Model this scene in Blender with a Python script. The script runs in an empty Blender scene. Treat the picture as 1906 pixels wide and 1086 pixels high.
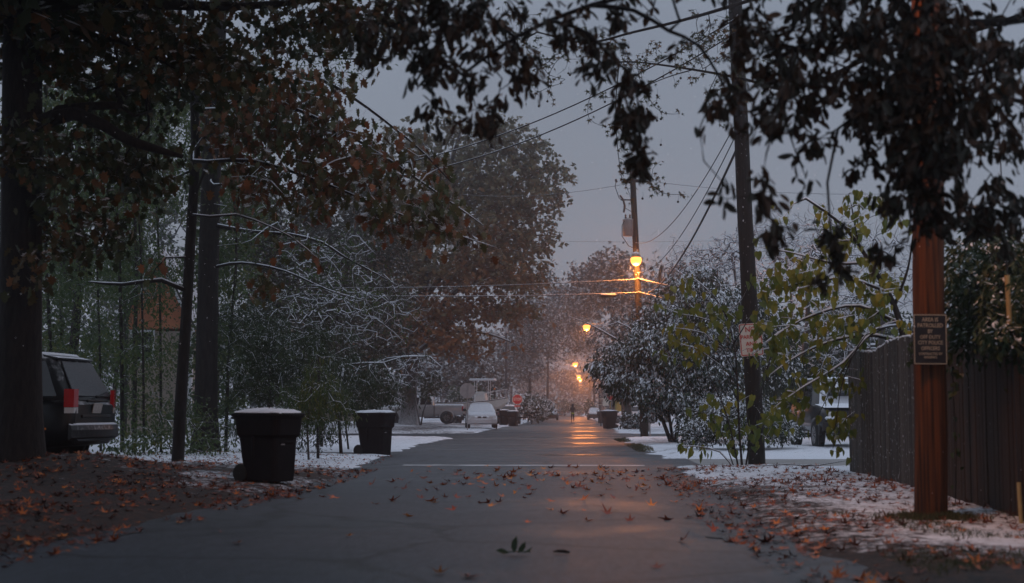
import bpy, math, random
import numpy as np
from mathutils import Vector, Matrix, Euler
R = math.radians
rng = np.random.default_rng(7)
random.seed(7)
scene = bpy.context.scene
COL = scene.collection

# ------------------------------------------------------------------ camera
CAM_H = 1.05
cd = bpy.data.cameras.new("camera")
cam = bpy.data.objects.new("camera", cd)
COL.objects.link(cam)
cam.location = (0, 0, CAM_H)
CAM_ROT = Euler((R(90 + 4.815), 0, R(2.2)), 'XYZ')
cam.rotation_euler = CAM_ROT
cd.lens = 50
cd.sensor_width = 36
cd.clip_start = 0.1
cd.clip_end = 3000
cd.dof.use_dof = True
cd.dof.focus_distance = 42
cd.dof.aperture_fstop = 2.0
scene.camera = cam

# ------------------------------------------------------------------ sky
SUN_EL, SUN_AZ = R(50), R(150)
w = bpy.data.worlds.new("World")
scene.world = w
w.use_nodes = True
nt = w.node_tree
nt.nodes.clear()
N = nt.nodes.new
L = nt.links.new
out = N("ShaderNodeOutputWorld")
bg = N("ShaderNodeBackground")
tc = N("ShaderNodeTexCoord")
sep = N("ShaderNodeSeparateXYZ")
L(tc.outputs["Generated"], sep.inputs[0])
mr = N("ShaderNodeMapRange")
mr.inputs["From Min"].default_value = 0.0
mr.inputs["From Max"].default_value = 0.8
L(sep.outputs["Z"], mr.inputs["Value"])
rp = N("ShaderNodeValToRGB")
rp.color_ramp.elements[0].position = 0.0
rp.color_ramp.elements[0].color = (0.180, 0.195, 0.235, 1)
rp.color_ramp.elements[1].position = 1.0
rp.color_ramp.elements[1].color = (0.42, 0.47, 0.57, 1)
e = rp.color_ramp.elements.new(0.33)
e.color = (0.165, 0.190, 0.240, 1)
L(mr.outputs[0], rp.inputs[0])
nz = N("ShaderNodeTexNoise")
nz.inputs["Scale"].default_value = 2.2
nz.inputs["Detail"].default_value = 4
L(tc.outputs["Generated"], nz.inputs["Vector"])
mrn = N("ShaderNodeMapRange")
mrn.inputs["From Min"].default_value = 0.3
mrn.inputs["From Max"].default_value = 0.7
mrn.inputs["To Min"].default_value = 0.9
mrn.inputs["To Max"].default_value = 1.1
L(nz.outputs["Fac"], mrn.inputs["Value"])
mul = N("ShaderNodeMixRGB")
mul.blend_type = 'MULTIPLY'
mul.inputs[0].default_value = 1
L(rp.outputs[0], mul.inputs[1])
L(mrn.outputs[0], mul.inputs[2])
sky = N("ShaderNodeTexSky")
sky.sky_type = 'NISHITA'
sky.sun_disc = False
sky.sun_elevation = R(2)
sky.sun_rotation = SUN_AZ
add = N("ShaderNodeMixRGB")
add.blend_type = 'ADD'
add.inputs[0].default_value = 0.006
L(mul.outputs[0], add.inputs[1])
L(sky.outputs[0], add.inputs[2])
L(add.outputs[0], bg.inputs[0])
bg.inputs[1].default_value = 1.33
L(bg.outputs[0], out.inputs[0])

sd = bpy.data.lights.new("sun", 'SUN')
sd.energy = 0.06
sd.angle = R(40)
sd.color = (0.8, 0.88, 1.0)
so = bpy.data.objects.new("sun", sd)
COL.objects.link(so)
so.location = (0, 0, 60)
so.rotation_euler = (R(38), 0, R(150))

vs = scene.view_settings
vs.view_transform = 'Standard'
vs.look = 'None'
vs.gamma = 1
vs.exposure = 0.0
cy = scene.cycles
cy.use_denoising = True
cy.max_bounces = 5
cy.diffuse_bounces = 2
cy.glossy_bounces = 2
cy.transmission_bounces = 3
cy.volume_bounces = 1
cy.transparent_max_bounces = 6
cy.sample_clamp_indirect = 3.0
cy.caustics_reflective = False
cy.caustics_refractive = False
try:
    cy.use_light_tree = True
except Exception:
    pass

# ------------------------------------------------------------------ helpers
F_PX = 50 / 36 * 1906
ROTM = CAM_ROT.to_matrix()

def at(px, py, Y):
    """point of the street at depth Y seen at photo pixel px, py (measured from the photograph)"""
    d = ROTM @ Vector(((px - 953) / F_PX, -(py - 543) / F_PX, -1))
    k = Y / d.y
    return np.array([d.x * k, Y, CAM_H + d.z * k])

def pol(Y, *pts):
    return [at(x, y, Y) for x, y in pts]

class Buf:
    def __init__(s):
        s.v = []; s.n = 0; s.loops = []; s.sizes = []; s.mat = []; s.att = []; s.smooth = []
    def add(s, verts, faces, mat=0, att=None, smooth=False):
        verts = np.asarray(verts, float).reshape(-1, 3)
        if isinstance(faces, np.ndarray):
            k, m = faces.shape
            s.loops.append((faces + s.n).ravel())
            s.sizes.append(np.full(k, m))
        else:
            k = len(faces)
            s.loops.append(np.concatenate([np.asarray(f) for f in faces]) + s.n)
            s.sizes.append(np.array([len(f) for f in faces]))
        s.v.append(verts); s.n += len(verts)
        s.mat.append(np.full(k, mat))
        s.smooth.append(np.full(k, smooth))
        if att is None:
            s.att.append(np.full(k, 0.5))
        else:
            s.att.append(np.broadcast_to(np.asarray(att, float), (k,)))
    def box(s, c, size, rz=0, mat=0, rot=None, bev=0.0, att=None, taper=(1, 1)):
        hx, hy, hz = [q / 2 for q in size]
        if bev <= 0:
            v = np.array([[sx * hx * (taper[0] if sz > 0 else 1), sy * hy * (taper[1] if sz > 0 else 1), sz * hz] for sz in (-1, 1) for sy in (-1, 1) for sx in (-1, 1)], float)
            f = [[0, 2, 3, 1], [4, 5, 7, 6], [0, 1, 5, 4], [2, 6, 7, 3], [0, 4, 6, 2], [1, 3, 7, 5]]
        else:
            b = min(bev, hx * .9, hy * .9, hz * .9)
            ring = lambda ix, iy, z: [[ix, iy - b, z], [ix - b, iy, z], [-ix + b, iy, z], [-ix, iy - b, z], [-ix, -iy + b, z], [-ix + b, -iy, z], [ix - b, -iy, z], [ix, -iy + b, z]]
            v = np.array(ring(hx - b, hy - b, -hz) + ring(hx, hy, -hz + b) + ring(hx * taper[0], hy * taper[1], hz - b) + ring((hx - b) * taper[0], (hy - b) * taper[1], hz), float)
            f = [list(range(7, -1, -1)), list(range(24, 32))]
            for k in range(3):
                for i in range(8):
                    j = (i + 1) % 8
                    f.append([k * 8 + i, k * 8 + j, k * 8 + 8 + j, k * 8 + 8 + i])
        M = rot if rot is not None else Matrix.Rotation(rz, 3, 'Z')
        v = v @ np.array(M).T + np.asarray(c, float)
        s.add(v, f, mat, att)
    def tube(s, pts, rad, sides=6, mat=0, att=None, cap=True, smooth=True):
        p = np.asarray(pts, float)
        n = len(p)
        if n < 2:
            return
        r = np.broadcast_to(np.asarray(rad, float), (n,))
        t = np.empty_like(p)
        t[1:-1] = p[2:] - p[:-2]; t[0] = p[1] - p[0]; t[-1] = p[-1] - p[-2]
        t /= np.linalg.norm(t, axis=1)[:, None] + 1e-9
        m = t.mean(0)
        ref = np.array([0, 0, 1.0]) if abs(m[2]) < 0.8 * np.linalg.norm(m) + 1e-9 else np.array([0, 1.0, 0])
        u = np.cross(ref, t); lu = np.linalg.norm(u, axis=1)[:, None]
        bad = lu[:, 0] < 0.05
        if bad.any():
            u[bad] = np.cross(np.array([1.0, 0.2, 0.1]), t[bad]); lu = np.linalg.norm(u, axis=1)[:, None]
        u /= lu + 1e-9
        w_ = np.cross(t, u)
        a = np.linspace(0, 2 * math.pi, sides, endpoint=False)
        ca, sa = np.cos(a), np.sin(a)
        v = p[:, None, :] + r[:, None, None] * (u[:, None, :] * ca[None, :, None] + w_[:, None, :] * sa[None, :, None])
        i = np.arange(n - 1)[:, None] * sides; j = np.arange(sides)[None, :]; j2 = (j + 1) % sides
        f = np.stack([i + j, i + j2, i + sides + j2, i + sides + j], -1).reshape(-1, 4)
        s.add(v.reshape(-1, 3), f, mat, att, smooth)
        if cap and sides > 3:
            s.add(v[0], [list(range(sides - 1, -1, -1))], mat, att)
            s.add(v[-1], [list(range(sides))], mat, att)
    def loft(s, rings, mat=0, cap=True, att=None, smooth=False, closed=True):
        rings = [np.asarray(q, float) for q in rings]
        m = len(rings[0]); n = len(rings)
        v = np.concatenate(rings)
        f = []
        for k in range(n - 1):
            for i in range(m if closed else m - 1):
                j = (i + 1) % m
                f.append([k * m + i, k * m + j, k * m + m + j, k * m + m + i])
        s.add(v, f, mat, att, smooth)
        if cap:
            s.add(rings[0], [list(range(m - 1, -1, -1))], mat, att)
            s.add(rings[-1], [list(range(m))], mat, att)
    def lathe(s, prof, c=(0, 0, 0), axis='Z', sides=16, mat=0, smooth=True):
        a = np.linspace(0, 2 * math.pi, sides, endpoint=False)
        rings = []
        for r, z in prof:
            q = np.stack([r * np.cos(a), r * np.sin(a), np.full(sides, z)], 1)
            if axis == 'Y':
                q = q[:, [0, 2, 1]] * np.array([1, 1, -1])
            elif axis == 'X':
                q = q[:, [2, 0, 1]]
            rings.append(q + np.asarray(c, float))
        s.loft(rings, mat, True, None, smooth)
    def build(s, name, mats, parent=None, loc=None):
        me = bpy.data.meshes.new(name)
        if s.n:
            v = np.concatenate(s.v); lo = np.concatenate(s.loops).astype(np.int32); sz = np.concatenate(s.sizes).astype(np.int32)
            me.vertices.add(len(v)); me.vertices.foreach_set('co', v.astype(np.float32).ravel())
            me.loops.add(len(lo)); me.loops.foreach_set('vertex_index', lo)
            me.polygons.add(len(sz))
            st = np.concatenate([[0], np.cumsum(sz)[:-1]]).astype(np.int32)
            me.polygons.foreach_set('loop_start', st)
            me.polygons.foreach_set('material_index', np.concatenate(s.mat).astype(np.int32))
            me.polygons.foreach_set('use_smooth', np.concatenate(s.smooth).astype(bool))
            at_ = me.attributes.new('v', 'FLOAT', 'FACE')
            at_.data.foreach_set('value', np.concatenate(s.att).astype(np.float32))
            me.update(calc_edges=True)
        if not isinstance(mats, (list, tuple)):
            mats = [mats]
        for m in mats:
            me.materials.append(m)
        o = bpy.data.objects.new(name, me)
        COL.objects.link(o)
        if parent is not None:
            o.parent = parent
        if loc is not None:
            o.location = loc
        return o

def tag(o, label=None, cat=None, group=None, kind=None):
    if label: o['label'] = label
    if cat: o['category'] = cat
    if group: o['group'] = group
    if kind: o['kind'] = kind
    return o

def thing(name, label, cat, loc=(0, 0, 0), rz=0, group=None):
    o = bpy.data.objects.new(name, None)
    COL.objects.link(o)
    o.empty_display_size = 0.2
    o.location = [float(q) for q in loc]; o.rotation_euler = (0, 0, rz)
    return tag(o, label, cat, group)

def copy_tree(o, parent=None):
    c = o.copy(); COL.objects.link(c)
    c.parent = parent
    for ch in list(o.children):
        copy_tree(ch, c)
    return c

def text(body, size, mat, parent, loc, rot, name='lettering', extrude=0.002, space=1.0, sx=1.0):
    cu = bpy.data.curves.new(name, 'FONT')
    cu.body = body; cu.size = size; cu.align_x = 'CENTER'; cu.align_y = 'CENTER'
    cu.extrude = extrude; cu.space_line = space; cu.resolution_u = 2; cu.offset = size * 0.012
    cu.materials.append(mat)
    o = bpy.data.objects.new(name, cu); COL.objects.link(o)
    bpy.context.view_layer.update()
    me = bpy.data.meshes.new_from_object(o.evaluated_get(bpy.context.evaluated_depsgraph_get()))
    bpy.data.objects.remove(o)
    me.name = name
    o = bpy.data.objects.new(name, me); COL.objects.link(o)
    o.parent = parent; o.location = loc; o.rotation_euler = rot; o.scale = (sx, 1, 1)
    return o

# ------------------------------------------------------------------ materials
SNOW = (0.74, 0.77, 0.82, 1)
def mk(name, col, rough=0.7, col2=None, nscale=6.0, snow=None, ramp=None, bump=0.0, bscale=40.0, metal=0.0, trans=0.0, stretch=None, coat=0.0, snow_noise=0.5, snow_scale=14.0, spec=0.4, emit=None, speck=0):
    m = bpy.data.materials.new(name); m.use_nodes = True
    nt = m.node_tree; N = nt.nodes.new; L = nt.links.new
    b = nt.nodes['Principled BSDF']
    b.inputs['Roughness'].default_value = rough
    b.inputs['Metallic'].default_value = metal
    b.inputs['Specular IOR Level'].default_value = spec
    if coat:
        b.inputs['Coat Weight'].default_value = coat
        b.inputs['Coat Roughness'].default_value = 0.08
    c4 = tuple(col) + (1,)
    tcn = N('ShaderNodeTexCoord')
    vec = tcn.outputs['Object']
    if stretch:
        mp = N('ShaderNodeMapping'); mp.inputs['Scale'].default_value = stretch
        L(vec, mp.inputs['Vector']); vec = mp.outputs[0]
    colout = None
    if ramp:
        a = N('ShaderNodeAttribute'); a.attribute_name = 'v'
        r = N('ShaderNodeValToRGB')
        el = r.color_ramp.elements
        for i, (p, c) in enumerate(ramp):
            q = el[i] if i < 2 else el.new(p)
            q.position = p; q.color = tuple(c) + (1,)
        L(a.outputs['Fac'], r.inputs[0]); colout = r.outputs[0]
    elif col2:
        n = N('ShaderNodeTexNoise'); n.inputs['Scale'].default_value = nscale; n.inputs['Detail'].default_value = 5
        L(vec, n.inputs['Vector'])
        r = N('ShaderNodeValToRGB')
        r.color_ramp.elements[0].position = 0.35; r.color_ramp.elements[0].color = c4
        r.color_ramp.elements[1].position = 0.65; r.color_ramp.elements[1].color = tuple(col2) + (1,)
        L(n.outputs['Fac'], r.inputs[0]); colout = r.outputs[0]
    if snow:
        g = N('ShaderNodeNewGeometry'); sp = N('ShaderNodeSeparateXYZ'); L(g.outputs['Normal'], sp.inputs[0])
        n2 = N('ShaderNodeTexNoise'); n2.inputs['Scale'].default_value = snow_scale; n2.inputs['Detail'].default_value = 3
        L(tcn.outputs['Object'], n2.inputs['Vector'])
        ma = N('ShaderNodeMath'); ma.operation = 'MULTIPLY_ADD'
        L(n2.outputs['Fac'], ma.inputs[0]); ma.inputs[1].default_value = snow_noise * 2; ma.inputs[2].default_value = -snow_noise
        ad = N('ShaderNodeMath'); ad.operation = 'ADD'; L(ma.outputs[0], ad.inputs[0]); L(sp.outputs['Z'], ad.inputs[1])
        mr = N('ShaderNodeMapRange'); mr.interpolation_type = 'SMOOTHSTEP'
        mr.inputs['From Min'].default_value = snow[0]; mr.inputs['From Max'].default_value = snow[1]
        L(ad.outputs[0], mr.inputs['Value'])
        mx = N('ShaderNodeMixRGB'); L(mr.outputs[0], mx.inputs[0])
        if colout: L(colout, mx.inputs[1])
        else: mx.inputs[1].default_value = c4
        mx.inputs[2].default_value = SNOW; colout = mx.outputs[0]
        mr2 = N('ShaderNodeMapRange'); L(mr.outputs[0], mr2.inputs['Value'])
        mr2.inputs['To Min'].default_value = rough; mr2.inputs['To Max'].default_value = 0.75
        L(mr2.outputs[0], b.inputs['Roughness'])
    if speck:
        n4 = N('ShaderNodeTexNoise'); n4.inputs['Scale'].default_value = 26; n4.inputs['Detail'].default_value = 3
        mp4 = N('ShaderNodeMapping'); mp4.inputs['Scale'].default_value = (1, 1, .6); L(tcn.outputs['Object'], mp4.inputs['Vector']); L(mp4.outputs[0], n4.inputs['Vector'])
        r4 = N('ShaderNodeMapRange'); r4.inputs['From Min'].default_value = speck; r4.inputs['From Max'].default_value = speck + .05; L(n4.outputs['Fac'], r4.inputs['Value'])
        m4 = N('ShaderNodeMixRGB'); L(r4.outputs[0], m4.inputs[0])
        if colout: L(colout, m4.inputs[1])
        else: m4.inputs[1].default_value = c4
        m4.inputs[2].default_value = SNOW; colout = m4.outputs[0]
    if colout: L(colout, b.inputs['Base Color'])
    else: b.inputs['Base Color'].default_value = c4
    if bump:
        n3 = N('ShaderNodeTexNoise'); n3.inputs['Scale'].default_value = bscale; n3.inputs['Detail'].default_value = 5
        L(vec, n3.inputs['Vector'])
        bp = N('ShaderNodeBump'); bp.inputs['Strength'].default_value = bump; bp.inputs['Distance'].default_value = 0.02
        L(n3.outputs['Fac'], bp.inputs['Height']); L(bp.outputs[0], b.inputs['Normal'])
    if emit:
        b.inputs['Emission Color'].default_value = tuple(emit[0]) + (1,); b.inputs['Emission Strength'].default_value = emit[1]
    if trans:
        tr = N('ShaderNodeBsdfTranslucent')
        if colout: L(colout, tr.inputs[0])
        else: tr.inputs[0].default_value = c4
        ms = N('ShaderNodeMixShader'); ms.inputs[0].default_value = trans
        L(b.outputs[0], ms.inputs[1]); L(tr.outputs[0], ms.inputs[2])
        L(ms.outputs[0], nt.nodes['Material Output'].inputs[0])
    return m

M = {}
M['snow'] = mk('snow', SNOW[:3], 0.75, (0.68, 0.72, 0.79), 8, bump=0.3, bscale=60)
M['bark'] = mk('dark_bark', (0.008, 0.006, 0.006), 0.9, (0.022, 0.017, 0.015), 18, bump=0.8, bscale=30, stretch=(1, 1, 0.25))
M['bark_snow'] = mk('snowy_bark', (0.014, 0.011, 0.010), 0.9, (0.032, 0.026, 0.022), 18, snow=(0.35, 0.75), bump=0.6, bscale=30, snow_noise=0.25)
M['twig_snow'] = mk('snowy_twig', (0.035, 0.029, 0.025), 0.9, (0.06, 0.048, 0.042), 10, snow=(0.05, 0.4), snow_noise=0.12)
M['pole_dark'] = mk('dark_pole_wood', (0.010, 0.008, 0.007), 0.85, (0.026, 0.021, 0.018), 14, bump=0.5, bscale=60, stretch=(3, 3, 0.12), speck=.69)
M['pole_red'] = mk('reddish_pole_wood', (0.035, 0.012, 0.005), 0.8, (0.16, 0.050, 0.015), 7, bump=0.5, bscale=50, stretch=(5, 5, 0.15), speck=.72)
M['leaf_dark'] = mk('dark_leaves', (0, 0, 0), 0.5, ramp=[(0, (0.014, 0.013, 0.007)), (1, (0.05, 0.018, 0.009)), (0.35, (0.022, 0.027, 0.011)), (0.7, (0.038, 0.019, 0.010))], trans=0.12)
M['leaf_magnolia'] = mk('glossy_dark_leaves', (0, 0, 0), 0.45, ramp=[(0, (0.010, 0.012, 0.006)), (1, (0.11, 0.045, 0.012)), (0.4, (0.020, 0.017, 0.008)), (0.75, (0.055, 0.022, 0.009))], trans=0.2)
M['leaf_red'] = mk('red_brown_leaves', (0, 0, 0), 0.6, ramp=[(0, (0.035, 0.058, 0.013)), (1, (0.25, 0.075, 0.016)), (0.4, (0.065, 0.062, 0.015)), (0.7, (0.15, 0.050, 0.014))], snow=(0.5, 0.95), trans=0.15, snow_noise=0.35)
M['leaf_brown_green'] = mk('brown_green_leaves', (0, 0, 0), 0.6, ramp=[(0, (0.022, 0.038, 0.010)), (1, (0.17, 0.065, 0.014)), (0.45, (0.036, 0.046, 0.012)), (0.75, (0.095, 0.050, 0.013))], snow=(0.7, 1.0), trans=0.15)
M['leaf_green'] = mk('green_leaves', (0, 0, 0), 0.55, ramp=[(0, (0.028, 0.062, 0.020)), (1, (0.17, 0.16, 0.028)), (0.6, (0.06, 0.095, 0.024)), (0.9, (0.11, 0.12, 0.025))], snow=(0.85, 1.2), trans=0.2, snow_noise=0.4)
M['leaf_privet'] = mk('snow_dusted_evergreen_leaves', (0, 0, 0), 0.55, ramp=[(0, (0.016, 0.040, 0.016)), (1, (0.06, 0.08, 0.024)), (0.5, (0.026, 0.052, 0.018))], snow=(0.72, 0.95), trans=0.15, snow_noise=0.6, snow_scale=3.5)
M['leaf_bush'] = mk('snowy_bush_leaves', (0, 0, 0), 0.5, ramp=[(0, (0.012, 0.024, 0.010)), (1, (0.05, 0.048, 0.018)), (0.5, (0.02, 0.036, 0.013))], snow=(0.44, 0.60), snow_noise=0.75, snow_scale=3.0)
M['leaf_oak'] = mk('rusty_oak_leaves', (0, 0, 0), 0.7, ramp=[(0, (0.12, 0.12, 0.062)), (1, (0.34, 0.125, 0.038)), (0.4, (0.145, 0.122, 0.058)), (0.7, (0.24, 0.11, 0.042))], snow=(0.8, 1.2), trans=0.2)
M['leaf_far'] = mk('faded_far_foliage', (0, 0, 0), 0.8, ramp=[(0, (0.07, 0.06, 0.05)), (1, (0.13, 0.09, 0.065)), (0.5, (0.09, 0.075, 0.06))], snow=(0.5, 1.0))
M['leaf_dim'] = mk('dim_olive_foliage', (0, 0, 0), 0.8, ramp=[(0, (0.022, 0.028, 0.016)), (1, (0.075, 0.055, 0.03)), (0.5, (0.035, 0.038, 0.02))], snow=(0.75, 1.1))
M['leaf_yellow'] = mk('yellow_green_leaves', (0, 0, 0), 0.55, ramp=[(0, (0.07, 0.11, 0.018)), (1, (0.36, 0.26, 0.025)), (0.4, (0.12, 0.15, 0.022)), (0.75, (0.24, 0.22, 0.025))], snow=(0.55, 0.85), trans=0.25, snow_noise=0.3, snow_scale=9)
M['leaf_fallen'] = mk('fallen_leaves', (0, 0, 0), 0.5, ramp=[(0, (0.12, 0.022, 0.012)), (1, (0.72, 0.25, 0.025)), (0.45, (0.33, 0.06, 0.016)), (0.75, (0.56, 0.13, 0.018))], trans=0.1)
M['leaf_litter'] = mk('leaf_litter_leaves', (0, 0, 0), 0.6, ramp=[(0, (0.05, 0.016, 0.012)), (1, (0.55, 0.17, 0.02)), (0.5, (0.17, 0.036, 0.014)), (0.8, (0.36, 0.085, 0.016))])
M['grass'] = mk('grass', (0, 0, 0), 0.6, ramp=[(0, (0.03, 0.045, 0.012)), (1, (0.12, 0.10, 0.04))])
M['fruit'] = mk('seed_ball', (0.03, 0.02, 0.014), 0.9)
M['metal_grey'] = mk('grey_metal', (0.30, 0.30, 0.31), 0.5, metal=0.7)
M['steel_dark'] = mk('dark_metal', (0.05, 0.05, 0.055), 0.6, metal=0.5)
M['sign_back'] = mk('sign_back', (0.34, 0.34, 0.35), 0.5, (0.28, 0.28, 0.29), 6, metal=0.2)
M['sign_white'] = mk('sign_white', (0.84, 0.78, 0.70), 0.45, (0.76, 0.68, 0.58), 5)
M['sign_red'] = mk('sign_red', (0.55, 0.025, 0.025), 0.4)
M['sign_black'] = mk('sign_black', (0.012, 0.012, 0.016), 0.5, (0.022, 0.02, 0.024), 9)
M['sign_cream'] = mk('sign_cream_paint', (0.42, 0.36, 0.27), 0.6)
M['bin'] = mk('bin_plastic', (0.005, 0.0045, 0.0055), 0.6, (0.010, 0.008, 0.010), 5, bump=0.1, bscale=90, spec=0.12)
M['rubber'] = mk('rubber', (0.012, 0.012, 0.012), 0.8)
M['glass'] = mk('car_glass', (0.01, 0.011, 0.013), 0.08, spec=0.6)
M['glass_snow'] = mk('snow_dusted_glass', (0.012, 0.013, 0.016), 0.3, (0.085, 0.09, 0.10), 60)
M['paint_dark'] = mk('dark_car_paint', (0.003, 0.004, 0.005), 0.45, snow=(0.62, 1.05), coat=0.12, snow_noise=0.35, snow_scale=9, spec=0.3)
M['paint_black'] = mk('black_car_paint', (0.012, 0.012, 0.014), 0.3, coat=0.6)
M['paint_white'] = mk('white_car_paint', (0.55, 0.53, 0.54), 0.3, snow=(0.4, 0.8), coat=0.4)
M['paint_silver'] = mk('silver_truck_paint', (0.36, 0.345, 0.35), 0.35, metal=0.2, snow=(0.5, 0.85), coat=0.4)
M['trim_black'] = mk('black_trim', (0.012, 0.012, 0.013), 0.6)
M['bumper'] = mk('dark_bumper', (0.02, 0.02, 0.022), 0.5, snow=(0.3, 0.7), snow_noise=0.3)
M['red_lens'] = mk('red_lens', (0.42, 0.008, 0.01), 0.2, coat=0.5)
M['amber_lens'] = mk('amber_reflector', (0.75, 0.22, 0.03), 0.2, coat=0.5)
M['clear_lens'] = mk('clear_lens', (0.55, 0.55, 0.55), 0.2, coat=0.5)
M['plate'] = mk('licence_plate', (0.5, 0.48, 0.45), 0.5, (0.4, 0.38, 0.36), 20)
M['alloy'] = mk('alloy', (0.45, 0.45, 0.46), 0.35, metal=0.8)
M['boat'] = mk('boat_gelcoat', (0.62, 0.58, 0.54), 0.35, snow=(0.6, 0.9))
M['fence'] = mk('weathered_fence_board', (0, 0, 0), 0.85, ramp=[(0, (0.038, 0.033, 0.029)), (1, (0.095, 0.082, 0.072))], bump=0.5, bscale=30, stretch=(8, 8, 0.3), speck=.66)
M['fence_brown'] = mk('brown_fence_board', (0, 0, 0), 0.85, ramp=[(0, (0.022, 0.012, 0.008)), (1, (0.050, 0.027, 0.016))], bump=0.5, bscale=30, stretch=(8, 8, 0.3), speck=.72)
M['guard'] = mk('pale_yellow_plastic', (0.50, 0.36, 0.16), 0.55, (0.40, 0.28, 0.12), 8)
M['terracotta'] = mk('terracotta_wall', (0.46, 0.17, 0.085), 0.85, (0.52, 0.205, 0.105), 3, bump=0.3)
M['beige'] = mk('beige_siding', (0.33, 0.27, 0.22), 0.85, (0.29, 0.24, 0.2), 3)
M['white_trim'] = mk('white_trim', (0.62, 0.62, 0.64), 0.6)
M['yellow_wall'] = mk('yellow_wall', (0.60, 0.34, 0.02), 0.7, (0.5, 0.28, 0.02), 3)
M['roof'] = mk('shingle_roof', (0.06, 0.055, 0.055), 0.9, snow=(0.2, 0.6))
M['concrete'] = mk('concrete', (0.26, 0.255, 0.25), 0.7, (0.2, 0.195, 0.19), 2, bump=0.2)
M['skin'] = mk('skin', (0.30, 0.17, 0.12), 0.6)
M['cloth_black'] = mk('black_cloth', (0.018, 0.017, 0.02), 0.85, (0.03, 0.022, 0.026), 6)
M['cloth_hivis'] = mk('yellow_green_cloth', (0.42, 0.50, 0.03), 0.7)
M['transformer'] = mk('transformer_grey', (0.36, 0.34, 0.34), 0.5, (0.30, 0.27, 0.26), 4)
M['ceramic'] = mk('brown_ceramic', (0.10, 0.06, 0.05), 0.3)
M['wire'] = mk('snow_topped_wire', (0.012, 0.012, 0.013), 0.6, snow=(0.35, 0.7), snow_noise=0.1)
M['lamp_glow'] = mk('lit_sodium_lens', (1, 0.6, 0.25), 0.4, emit=((1.0, 0.33, 0.045), 2.6))
M['hood_grey'] = mk('lamp_hood', (0.22, 0.21, 0.2), 0.5, snow=(0.4, 0.8), metal=0.3)
M['flake'] = mk('snow_flake', (0.85, 0.87, 0.9), 0.7)
# ------------------------------------------------------------------ ground and roads
def sstep(a, b, x):
    t = np.clip((x - a) / (b - a), 0, 1)
    return t * t * (3 - 2 * t)

class VN:
    """smooth value noise in 2D"""
    def __init__(s, seed):
        s.t = np.random.default_rng(seed).random((256, 256))
    def __call__(s, x, y):
        xi = np.floor(x).astype(int); yi = np.floor(y).astype(int)
        fx = x - xi; fy = y - yi
        fx = fx * fx * (3 - 2 * fx); fy = fy * fy * (3 - 2 * fy)
        t = s.t
        a = t[xi % 256, yi % 256]; b = t[(xi + 1) % 256, yi % 256]
        c = t[xi % 256, (yi + 1) % 256]; d = t[(xi + 1) % 256, (yi + 1) % 256]
        return (a * (1 - fx) + b * fx) * (1 - fy) + (c * (1 - fx) + d * fx) * fy
vn1, vn2, vn3 = VN(1), VN(2), VN(3)

EY = [-40, 0, 8.7, 12, 14.3, 17, 21.2, 24.4, 32, 46, 54.5, 72, 96, 116, 160, 300, 900]
EL = [-4.0, -4.0, -3.95, -3.75, -3.6, -3.5, -3.35, -3.45, -3.85, -4.3, -4.2, -4.0, -3.9, -3.4, -3.6, -3.8, -3.8]
ER = [1.6, 1.6, 1.56, 1.45, 1.45, 1.5, 1.6, 1.7, 1.75, 1.75, 1.65, 2.2, 2.5, 2.85, 2.9, 3.0, 3.0]
def edge_l(y): return np.interp(y, EY, EL)
def edge_r(y): return np.interp(y, EY, ER)

SIDE = [(-120, 57.0, 70.0, 'left'), ]   # cross street limits
def road_dist(x, y):
    """distance outside the paved area (0 on it)"""
    d = np.maximum(np.maximum(edge_l(y) - x, x - edge_r(y)), 0)
    # cross street with rounded corners
    dy = np.maximum(np.maximum(57.5 - y, y - 67.5), 0)
    r = 3.0
    d2 = dy
    # round the corners: smooth union
    k = r
    h = np.clip(0.5 + 0.5 * (d2 - d) / k, 0, 1)
    dm = d2 * (1 - h) + d * h - k * h * (1 - h) * 0.6
    # driveways
    for (x0, x1, y0, y1) in ((1.0, 30, 27.8, 31.6), (-14, -3.6, 34.6, 36.6)):
        dd = np.hypot(np.maximum(np.maximum(x0 - x, x - x1), 0), np.maximum(np.maximum(y0 - y, y - y1), 0))
        dm = np.minimum(dm, dd)
    return np.maximum(dm, 0)

def ground_z(x, y):
    x = np.asarray(x, float); y = np.asarray(y, float)
    wob = (vn1(x * 1.3 + 50, y * 1.3 + 50) - 0.5) * 0.30 + (vn2(x * 4 + 9, y * 4 + 9) - 0.5) * 0.12
    d = road_dist(x, y) + wob * np.clip(y / 20, 0.5, 1.5)
    z = -0.035 + sstep(0.05, 0.9, d) * 0.09
    z = z + (vn3(x * 0.8, y * 0.8) - 0.5) * 0.05 * sstep(0, 1.0, d)
    z = z + sstep(0.5, 7, d) * 0.20 * sstep(66, 76, y) * (x < 0)
    z = z + sstep(0.4, 5, d) * 0.12 * (y < 60) * (x < 0)
    z = z + 0.30 * np.exp(-((x + 7.0) / 1.6) ** 2 - ((y - 20.3) / 1.6) ** 2)
    z = z + (vn2(x * 6, y * 6) - 0.5) * 0.02 * sstep(0.1, 0.6, d)
    return z

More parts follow.
